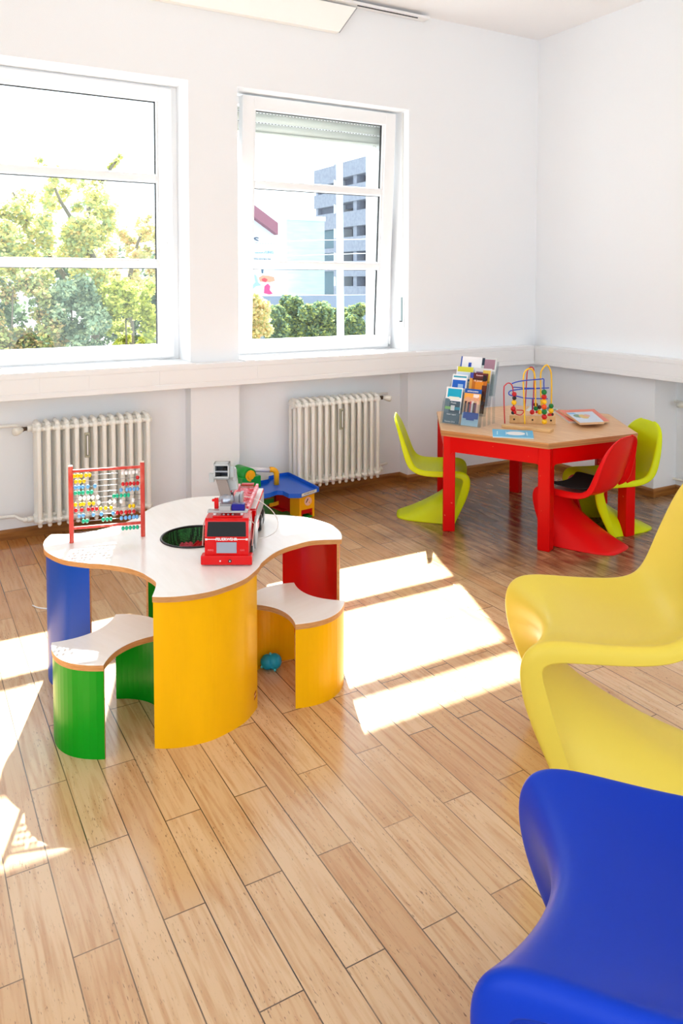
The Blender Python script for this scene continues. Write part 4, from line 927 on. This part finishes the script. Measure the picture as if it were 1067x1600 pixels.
leaflet(3, .02, .60, .215, .010, [WH, (.0, .06, .0, 1, (20, 84, 180)), (.38, .52, .72, .84, (24, 70, 180)), (.30, .62, .66, .70, (30, 60, 150))], 'white booklet with a blue spine line in the rearmost pocket')
leaflet(3, .58, .99, .212, .014, [(206, 216, 214), (.2, .9, .66, .97, (168, 128, 146)), (.0, .22, .8, 1, (40, 60, 80)), (.5, .98, .55, .7, (236, 236, 232))], 'magazine with a face on the cover in the rearmost pocket')

# blue flyer lying in front of the bead maze
def flat(name, corners, z, t, mtop, mside, lab, cat, group=None):
    c = [Vector((*p[:2], 0)) for p in corners]; o = sum(c, Vector())/4
    r = empty(name, (o.x, o.y, z), label=lab, cat=cat, group=group)
    m = MB(); m.prism([((p-o).x, (p-o).y) for p in c], 0, t-.0006, mside); m.prism([((p-o).x*.998, (p-o).y*.998) for p in c], t-.0006, t, mtop); 
    return r, m, o, c
c4 = [atz(770, 683.5, ZH), atz(834, 686, ZH), atz(832, 674.5, ZH), atz(769, 672, ZH)]
r, m, o, c = flat('folded_flyer', c4, ZH, .006, pmat((60, 180, 226)), pmat((190, 225, 240)), 'light blue folded flyer lying in front of the bead maze', 'flyer'); m.build('cover', r)
ex = (c[1]-c[0]).normalized(); ey = Vector((-ex.y, ex.x, 0)); W_ = (c[1]-c[0]).length; H_2 = (c[3]-c[0]).length
m = MB(); cc = (c[0]+(c[1]-c[0])*.58+(c[3]-c[0])*.5-o); m.cyl((cc.x, cc.y, .0058), (cc.x, cc.y, .0066), H_2*.24, M_white, n=28)
for t, w in ((.12, .03), (.34, .025), (.86, .03)): q = c[0]+(c[1]-c[0])*t+(c[3]-c[0])*.5-o; m.box((q.x, q.y, .0062), (w*W_*.9, H_2*.45, .0006), pmat((196, 232, 246)), rz=math.atan2(ex.y, ex.x))
m.build('print', r)
# picture board books, stacked
c4 = [atz(889, 661.5, ZH), atz(925, 660, ZH), atz(920, 643, ZH), atz(866, 644, ZH)]
r, m, o, c = flat('board_book', c4, ZH, .012, pmat((226, 110, 80)), mat('book_edge', (214, 204, 196), .6), 'orange board book lying under the two other books', 'book', 'picture books on the table'); m.build('cover', r)
c4 = [atz(905, 662, ZH+.012), atz(952, 660, ZH+.012), atz(928, 641, ZH+.012), atz(873, 643, ZH+.012)]
r, m, o, c = flat('board_book', c4, ZH+.012, .008, pmat((238, 120, 92)), mat('book_wood', (222, 182, 140), .5), 'thin orange-covered board book in the middle of the book stack', 'book', 'picture books on the table'); m.build('cover', r)
c4 = [atz(906, 664, ZH+.020), atz(944, 662.5, ZH+.020), atz(925, 646, ZH+.020), atz(884, 648, ZH+.020)]
r, m, o, c = flat('board_book', c4, ZH+.020, .013, pmat((206, 222, 240)), mat('book_wood', (222, 182, 140), .5), 'wooden picture book with a painted animal on top of the book stack', 'book', 'picture books on the table'); m.build('cover', r)
ex = (c[1]-c[0]); ey = (c[3]-c[0]); m = MB()
def pt_(a, b): return c[0]+ex*a+ey*b-o
for (a0, b0, ra_, rb_, rgb, dz) in ((.30, .62, .18, .16, (96, 140, 110), 0), (.5, .55, .18, .2, (226, 190, 96), .0003), (.68, .62, .12, .12, (222, 160, 140), .0006)):
    m.prism([tuple((pt_(a0+ra_*math.cos(t), b0+rb_*math.sin(t)))[:2]) for t in [2*PI*k/20 for k in range(20)]], .0131, .0135+dz, pmat(rgb))
m.prism([tuple(pt_(*q)[:2]) for q in ((.03, .82), (.35, .82), (.32, .95), (.03, .95))], .0131, .0134, pmat((96, 180, 230)))
m.build('picture', r)
c4 = [atz(822, 642, ZH), atz(868, 645, ZH), atz(872, 639.5, ZH), atz(830, 634.5, ZH)]
r, m, o, c = flat('magazine', c4, ZH, .005, pmat((206, 216, 212)), M_white, 'pale open magazine lying behind the bead maze', 'magazine'); m.build('cover', r)
ex = (c[1]-c[0]); ey = (c[3]-c[0]); m = MB(); m.prism([tuple(pt_(*q)[:2]) for q in ((.5, .1), (.95, .1), (.95, .6), (.5, .6))], .0051, .0055, pmat((110, 150, 120))); m.prism([tuple(pt_(*q)[:2]) for q in ((.6, .5), (.8, .5), (.8, .9), (.6, .9))], .0056, .0058, pmat((60, 66, 74))); m.build('picture', r)
# thin white cord lying on the floor by the blue panel
q = atz(66, 953, 0); m = MB(); m.tube(crom([(q.x-.03, q.y+.06, .004), (q.x-.01, q.y+.02, .004), (q.x+.04, q.y-.02, .004), (q.x+.12, q.y-.05, .004)], 4), .003, M_white, n=6)
tag(m.build('cord_end'), 'short white cord lying on the floor behind the blue table panel', 'cord')

# ================================================================== OUTSIDE
GZ = -3.2
M_gnd = mat('street_ground', (112, 114, 110), .9)
m = MB(); m.bb(-40, 90, 5.2, 140, GZ-.2, GZ, M_gnd); struct(m.build('ground'), 'pale street level outside')
M_bark = mat('bark', (104, 98, 84), .9)
L1 = leaf_mat('maple_leaves', [(232, 218, 120), (196, 202, 128), (150, 172, 128), (222, 226, 160), (236, 206, 130)], .55)
L2 = leaf_mat('shrub_leaves', [(124, 148, 122), (160, 178, 144), (104, 130, 112), (190, 198, 150)], .35)
L3 = leaf_mat('holly_leaves', [(190, 196, 84), (148, 164, 92), (216, 214, 110), (124, 146, 92)], .5)
L4 = leaf_mat('autumn_leaves', [(240, 220, 150), (236, 204, 160), (212, 208, 140), (172, 182, 130), (244, 230, 186)], .55)
L5 = leaf_mat('hedge_leaves', [(92, 120, 112), (124, 150, 116), (192, 198, 112), (142, 166, 126), (80, 104, 104)], .3)
def crown(name, parent, blobs, n, size, m_, rnd, shell=.55):
    """leaf quads through the volume of a set of ellipsoid clumps"""
    vs = []; fs = []; tot = sum(b[3]**2 for b in blobs)
    for b in blobs:
        c = Vector(b[:3]); R = b[3]; sq = b[4] if len(b) > 4 else 1
        for _ in range(int(n*R*R/tot)):
            d = Vector((rnd.gauss(0, 1), rnd.gauss(0, 1), rnd.gauss(0, 1))).normalized()
            p = c+Vector((d.x, d.y, d.z*sq))*R*(shell+(1-shell)*rnd.random()**.7)*(1+rnd.uniform(-.12, .12))
            u_ = Vector((rnd.gauss(0, 1), rnd.gauss(0, 1), rnd.gauss(0, .6))).normalized(); v_ = u_.orthogonal().normalized(); v_ = (Matrix.Rotation(rnd.uniform(0, 6.3), 3, u_) @ v_)
            s = size*rnd.uniform(.6, 1.3); i = len(vs)
            vs += [p-u_*s*.5, p+v_*s*.32, p+u_*s*.5, p-v_*s*.32]; fs.append((i, i+1, i+2, i+3))
    me = bpy.data.meshes.new(name); me.from_pydata([tuple(v) for v in vs], [], fs); me.materials.append(m_)
    o = bpy.data.objects.new(name, me); COL.objects.link(o); o.parent = parent; return o
def px_blob(px, py, Y, rpx, base, sq=1): 
    p = aty(px, py, Y); r = rpx*(p-CAM).dot(fw)/F; return (p.x-base.x, p.y-base.y, p.z-base.z, r, sq)
def tree(name, px, Y, blobs, n, size, m_, lab, cat, stems, group=None, seed=1, shell=.4, extra=None):
    b = aty(px, 520, Y); base = Vector((b.x, Y, GZ)); r = empty(name, tuple(base), label=lab, cat=cat, group=group); rnd = random.Random(seed)
    B = []
    for x, y, R, dy in blobs: B.append(px_blob(x, y, Y+dy, R, base))
    crown('crown', r, B, n, size, m_, rnd, shell)
    m = MB()
    for st_ in stems:
        P = [Vector((0, 0, 0))]+[Vector(px_blob(x, y, Y+dy, 1, base)[:3]) for x, y, dy in st_]; k = len(P)
        m.tube(P, [(.055 if cat == 'tree' else .022)*(1-.85*i/(k-1))+.003 for i in range(k)], M_bark, n=7)
    m.build('trunk', r); return r
# foliage outside the wide window
def scatter(seed, x0, x1, y0, y1, n, r0, r1, keep=lambda x, y: True, dy=.5):
    r = random.Random(seed); out = []
    while len(out) < n:
        x, y = r.uniform(x0, x1), r.uniform(y0, y1)
        if keep(x, y): out.append((x, y, r.uniform(r0, r1), r.uniform(-dy, dy)))
    return out
tree('maple_tree', 90, 10.5, scatter(1, -40, 172, 285, 440, 84, 10, 24, lambda x, y: (y > 300 or 40 < x < 170) and not (x > 150 and y < 320)) + [(62, 250, 7, .1), (72, 262, 7, .1), (88, 264, 6, .1), (172, 262, 6, .1), (180, 254, 6, .1), (187, 244, 6, .1), (182, 250, 6, 0), (176, 258, 7, .1), (165, 274, 8, 0), (150, 278, 8, 0), (85, 282, 12, 0), (110, 280, 10, 0), (130, 290, 12, 0)], 21000, .07, L1,
     'tall yellow-green maple tree filling the wide window', 'tree', [[(150, 520, 0), (140, 400, .1), (120, 355, .1), (95, 315, .1), (75, 270, .1)], [(150, 510, 0), (160, 425, 0), (140, 390, 0), (138, 320, 0), (165, 275, 0), (185, 246, 0)], [(150, 520, 0), (100, 430, .2), (50, 360, .3), (20, 300, .3)]], seed=3, shell=0)
tree('maple_tree', 215, 12, scatter(2, 160, 260, 345, 440, 26, 8, 16, lambda x, y: y > 345+(235-x)*.35)+[(234, 338, 5, 0), (228, 346, 6, 0)], 5600, .07, L4,
     'yellow autumn tree at the window frame side of the wide window view', 'tree', [[(205, 520, 0), (203, 430, 0), (215, 380, 0), (233, 338, 0)]], seed=4, shell=0)
tree('shrub', 120, 9.4, scatter(3, 75, 165, 440, 560, 40, 10, 20, lambda x, y: y > 440+abs(x-120)*.5), 9500, .06, L2, 'blue-green leafy shrub low in the wide window', 'shrub', [[(112, 560, 0), (112, 450, 0)]], seed=5, shell=0)
tree('shrub', 195, 9.6, scatter(4, 165, 245, 435, 560, 38, 9, 18), 8600, .06, L3, 'bright yellow-green shrub low at the side of the wide window', 'shrub', [[(198, 560, 0), (195, 450, 0)]], seed=6, shell=0)
tree('shrub', 20, 9.4, scatter(5, -50, 85, 430, 560, 44, 10, 22), 9500, .06, leaf_mat('mixed_leaves', [(120, 136, 96), (178, 184, 118), (92, 110, 92), (196, 166, 116), (196, 206, 134)], .4), 'dark mixed shrub with orange leaves low in the wide window', 'shrub', [[(18, 560, 0), (20, 450, 0)]], seed=7, shell=0)
tree('shrub', 150, 14, scatter(6, -60, 270, 400, 560, 60, 18, 34, dy=.8), 9000, .12, leaf_mat('back_leaves', [(96, 116, 92), (128, 146, 108), (80, 100, 86)], .25), 'dense dark green hedge behind the other shrubs of the wide window', 'shrub', [[(150, 560, 0), (150, 440, 0)]], seed=9, shell=0)
# foliage outside the tilted window
tree('maple_tree', 395, 11, [(395, 470, 14, 0), (400, 500, 22, 0), (412, 480, 12, 0), (385, 520, 24, 0), (415, 515, 12, 0), (378, 440, 10, 0)], 4200, .06, L4, 'pale yellow autumn tree at the handle side of the tilted window view', 'tree', [[(395, 560, 0), (398, 480, 0)]], seed=8, shell=.3)
for i, (px, py, R, Y, lab) in enumerate([(432, 492, 22, 17, 'dark rounded shrub crown next to the pale autumn tree'), (458, 482, 22, 18, 'rounded green shrub crown below the pale blue building'), (492, 495, 26, 17, 'tall rounded green shrub crown left of the white pole'), (520, 490, 22, 18, 'yellow-green rounded shrub crown directly behind the white pole'), (552, 488, 22, 17, 'yellow-green rounded shrub crown right of the white pole')]):
    rr = random.Random(20+i); bl_ = [(px+rr.uniform(-R, R)*.7, py+rr.uniform(-.6, 1.4)*R*.7, R*rr.uniform(.4, .6), rr.uniform(-.4, .4)) for _ in range(9)]+[(px, py+R*1.2, R*.9, 0)]
    tree('clipped_shrub', px, Y, bl_, 6500, .10, L5, lab, 'shrub', [[(px, 560, 0), (px, py, 0)]], 'rounded shrubs outside the tilted window', seed=30+i, shell=.75)
# buildings
def at_box(x0, x1, y0, y1, Y, depth, m_, mb=None, o=None, z0=None):
    a = aty(x0, y0, Y); b = aty(x1, y1, Y); ox = o or Vector((0, 0, 0)); mb = mb or MB()
    mb.bb(a.x-ox.x, b.x-ox.x, Y-ox.y, Y+depth-ox.y, (b.z if z0 is None else z0), (a.z+aty(x1, y0, Y).z)/2, m_); return mb
M_bw = mat('house_white', (218, 225, 230), .8); M_bb = mat('cladding_pale_blue', (172, 204, 222), .6, noise=((184, 214, 230), 1, .4, .6, (1, 1, 8))); M_conc = mat('concrete_pale', (146, 154, 170), .85, noise=((130, 138, 156), 3, .4, .7)); M_open = mat('deck_shadow_grey', (70, 78, 94), .8); M_teal = mat('teal_glazing', (62, 100, 116), .25)
Yh = 30.0; A = aty(429, 362, Yh); hb = Vector((A.x, Yh, GZ)); ho = empty('gable_house', tuple(hb), label='white gabled building with dark red roof edge and lettering outside', cat='building')
Rg = aty(372, 323, Yh); wl = aty(315, 362, Yh)
pts = [(0, 0), (0, A.z-GZ), (Rg.x-A.x, Rg.z-GZ), (2*(Rg.x-A.x), A.z-GZ), (2*(Rg.x-A.x), 0)]
MY = Matrix(((1, 0, 0, 0), (0, 0, 1, 0), (0, 1, 0, 0), (0, 0, 0, 1)))
m = MB(); m.prism(pts, 0, 9, M_bw, M=MY); m.build('wall', ho)
M_roof = mat('roof_dark_red', (146, 96, 112), .7)
for (p, q) in ((pts[1], pts[2]), (pts[3], pts[2])):
    m = MB(); m.prism([(p[0], p[1]-.15), (p[0], p[1]+.35), (q[0], q[1]+.45), (q[0], q[1]-.05)], -.35, 9.3, M_roof, M=MY); m.build('roof', ho)
def htext(body, px, py, hpx, rgb, name='lettering', al='LEFT', sx=1):
    p = aty(px, py, Yh); s = hpx*1.35*(p-CAM).dot(fw)/F
    text(name, body, s, pmat(rgb), ho, basis(p-hb+Vector((0, -.02, 0)), Vector((1, 0, 0)), Vector((0, 0, 1)), Vector((0, -1, 0))), ext=.01, align=al, sx=sx)
htext('ries', 366.5, 372.5, 14, (52, 72, 100), sx=1.5)
htext('. . . . . . . .', 405, 378, 7, (150, 160, 170)); htext('BERATUNG', 398, 394, 4.6, (130, 176, 220)); htext('TELEFON 04', 396, 405, 4.0, (150, 156, 164))
def hp(pts_, rgb, k):
    m = MB(); Q = []
    for x, y in pts_: p = aty(x, y, Yh)-hb; Q.append((p.x, -.02-.002*k, p.z))
    m.poly(Q, pmat(rgb)); m.build('wall_painting', ho)
hp([(404, 434), (410, 430), (420, 431), (428, 433), (429, 439), (421, 441), (412, 440), (406, 440)], (238, 150, 120), 1)
hp([(408, 436), (413, 434), (418, 437), (415, 441), (410, 440)], (222, 60, 70), 2)
hp([(413, 447), (418, 443), (422, 447), (421, 453), (426, 459), (420, 460), (412, 458)], (226, 60, 120), 1)
hp([(397, 428), (401, 432), (403, 441), (408, 446), (400, 447), (394, 452), (394, 446), (399, 441)], (150, 180, 226), 1)
hp([(408, 421), (411.5, 421), (411, 427), (408.5, 427)], (70, 96, 120), 1)
# low pale annex and pale blue block: footprints that widen away from the street corner
def block(r, x0, x1, ytop, Y, depth, m_):
    L0 = Vector(r.location); a = aty(x0, ytop, Y); b = aty(x1, ytop, Y); c = aty(x0+2, ytop, Y+depth); d = aty(x1, ytop, Y+depth)
    m = MB(); m.prism([(p.x-L0.x, p.y-L0.y) for p in (a, b, d, c)], 0, a.z-GZ, m_); m.build('wall', r)
ax = empty('annex_building', tuple(Vector((aty(440, 470, 33).x, 33, GZ))), label='low pale building part between the gabled house and the blue building', cat='building')
block(ax, 427, 449, 418, 33, 4, mat('annex_pale', (190, 206, 214), .7))
bx_ = empty('clad_building', tuple(Vector((aty(470, 470, 38).x, 38, GZ))), label='pale blue windowless clad building outside the tilted window', cat='building')
block(bx_, 447.5, 507, 336, 38, 8, M_bb)
m = MB(); L0 = Vector(bx_.location); a = aty(447, 336, 38); b = aty(507.5, 336, 38); m.bb(a.x-L0.x, b.x-L0.x, -.08, .02, a.z-GZ-.25, a.z-GZ, M_bw); m.build('roof_edge', bx_)
# car park building: its long side runs away from the viewer, parallel to the plain wall
def rat(px): d = ray(px, 440); return d.x/d.y
XC = 60*rat(526)
def cy_(px): return XC/rat(px)
def cz_(px, py): return onx(px, py, XC).z-GZ
cb = Vector((XC, cy_(526), GZ)); cp_ = empty('parking_building', tuple(cb), label='tall grey concrete parking building with dark open decks outside', cat='building')
Yy = lambda px: cy_(px)-cb.y
M_mid = mat('deck_mid_grey', (112, 120, 138), .8)
yF, yM, yN = Yy(491), Yy(523), Yy(640)
m = MB(); m.bb(1.6, 14, yN, yF-.3, 0, cz_(506, 268), M_open); m.build('deck_core', cp_)
m = MB()
for ya, yb in ((263, 289), (303, 324), (335, 360), (389, 396), (408, 424), (461, 480)): m.bb(0, 2, yM, yF, cz_(506, yb), cz_(506, ya), M_conc)
m.bb(.2, 14, yF-.4, yF, 0, cz_(506, 263), M_conc); m.bb(-.1, 3, Yy(526), yM, 0, cz_(524, 257), M_bw); m.build('stair_block', cp_)
for ya, yb in ((360, 389), (396, 408), (424, 461)):
    m = MB(); m.bb(.25, .5, yM, Yy(497), cz_(506, yb), cz_(506, ya), M_teal); m.build('glazed_band', cp_)
m = MB(); m.bb(.6, 1, yM, yF-.3, cz_(506, 335), cz_(506, 324), M_mid); m.bb(.6, 1, yM, yF-.3, cz_(506, 303), cz_(506, 289), M_mid); m.build('recess_wall', cp_)
m = MB()
for ya, yb in ((251, 275), (289, 315), (330, 354), (370, 393), (408, 432), (447, 480)): m.bb(-.3, 2, yN, Yy(526), cz_(552, yb), cz_(552, ya), M_conc)
m.build('parapet', cp_)
m = MB(); m.bb(.9, 1.2, yN, Yy(526), cz_(552, 289), cz_(552, 275), M_mid); m.bb(.9, 1.2, yN, Yy(526), cz_(552, 322), cz_(552, 315), M_mid)
for px in (556, 578, 600): m.bb(-.1, .7, Yy(px)-.3, Yy(px)+.3, 0, cz_(552, 252), M_conc)
m.build('deck_column', cp_)
# low wall / flat roof in front of the buildings
lw = at_box(380, 600, 461.5, 475, 24, .6, mat('flat_roof_grey', (138, 152, 174), .8), z0=GZ); struct(tag(lw.build('wall_outside')), 'long low grey wall behind the shrubs')
# white pole
p = aty(534, 520, 10.5); pl = MB(); ptp = aty(529.5, 200, 10.5); pl.tube([(0, 0, 0), (ptp.x-p.x, 0, ptp.z-GZ+.8)], [.072, .048], mat('pole_white', (206, 214, 226), .4), n=20)
o = pl.build('flag_pole', loc=(p.x, 10.5, GZ)); tag(o, 'tall white pole standing outside the tilted window', 'pole')
for i, (ya, yb) in enumerate(((375, 373), (398, 395))):
    a_ = aty(480, ya+1, 20); b_ = aty(600, yb, 20); m = MB(); m.tube([a_+(a_-b_)*2, a_, b_, b_+(b_-a_)*2], .012, mat('cable_white', (225, 232, 240), .5), n=5)
    tag(m.build('overhead_cable'), ['upper pale cable crossing in front of the parking building', 'lower pale cable crossing in front of the parking building'][i], 'cable')

# ================================================================== LIGHT
sd = bpy.data.lights.new('sun', 'SUN'); so = bpy.data.objects.new('sun', sd); COL.objects.link(so)
sdir = Vector((-.44, -1.166, -1)).normalized(); so.rotation_euler = sdir.to_track_quat('-Z', 'Y').to_euler(); so.location = (8, 16, 14)
sd.energy = 30; sd.angle = math.radians(.6); sd.color = (1, .98, .95)
w = bpy.data.worlds.new('sky'); SC.world = w; w.use_nodes = True; bg = w.node_tree.nodes['Background']; bg.inputs[0].default_value = (.86, .935, 1, 1); bg.inputs[1].default_value = 2.1
SC.view_settings.view_transform = 'Standard'; SC.view_settings.look = 'None'; SC.view_settings.gamma = 1; SC.view_settings.use_curve_mapping = False; SC.view_settings.exposure = 0.33
SC.cycles.max_bounces = 10; SC.cycles.diffuse_bounces = 6; SC.cycles.transparent_max_bounces = 24; SC.cycles.use_denoising = True
SC.cycles.sample_clamp_indirect = 8
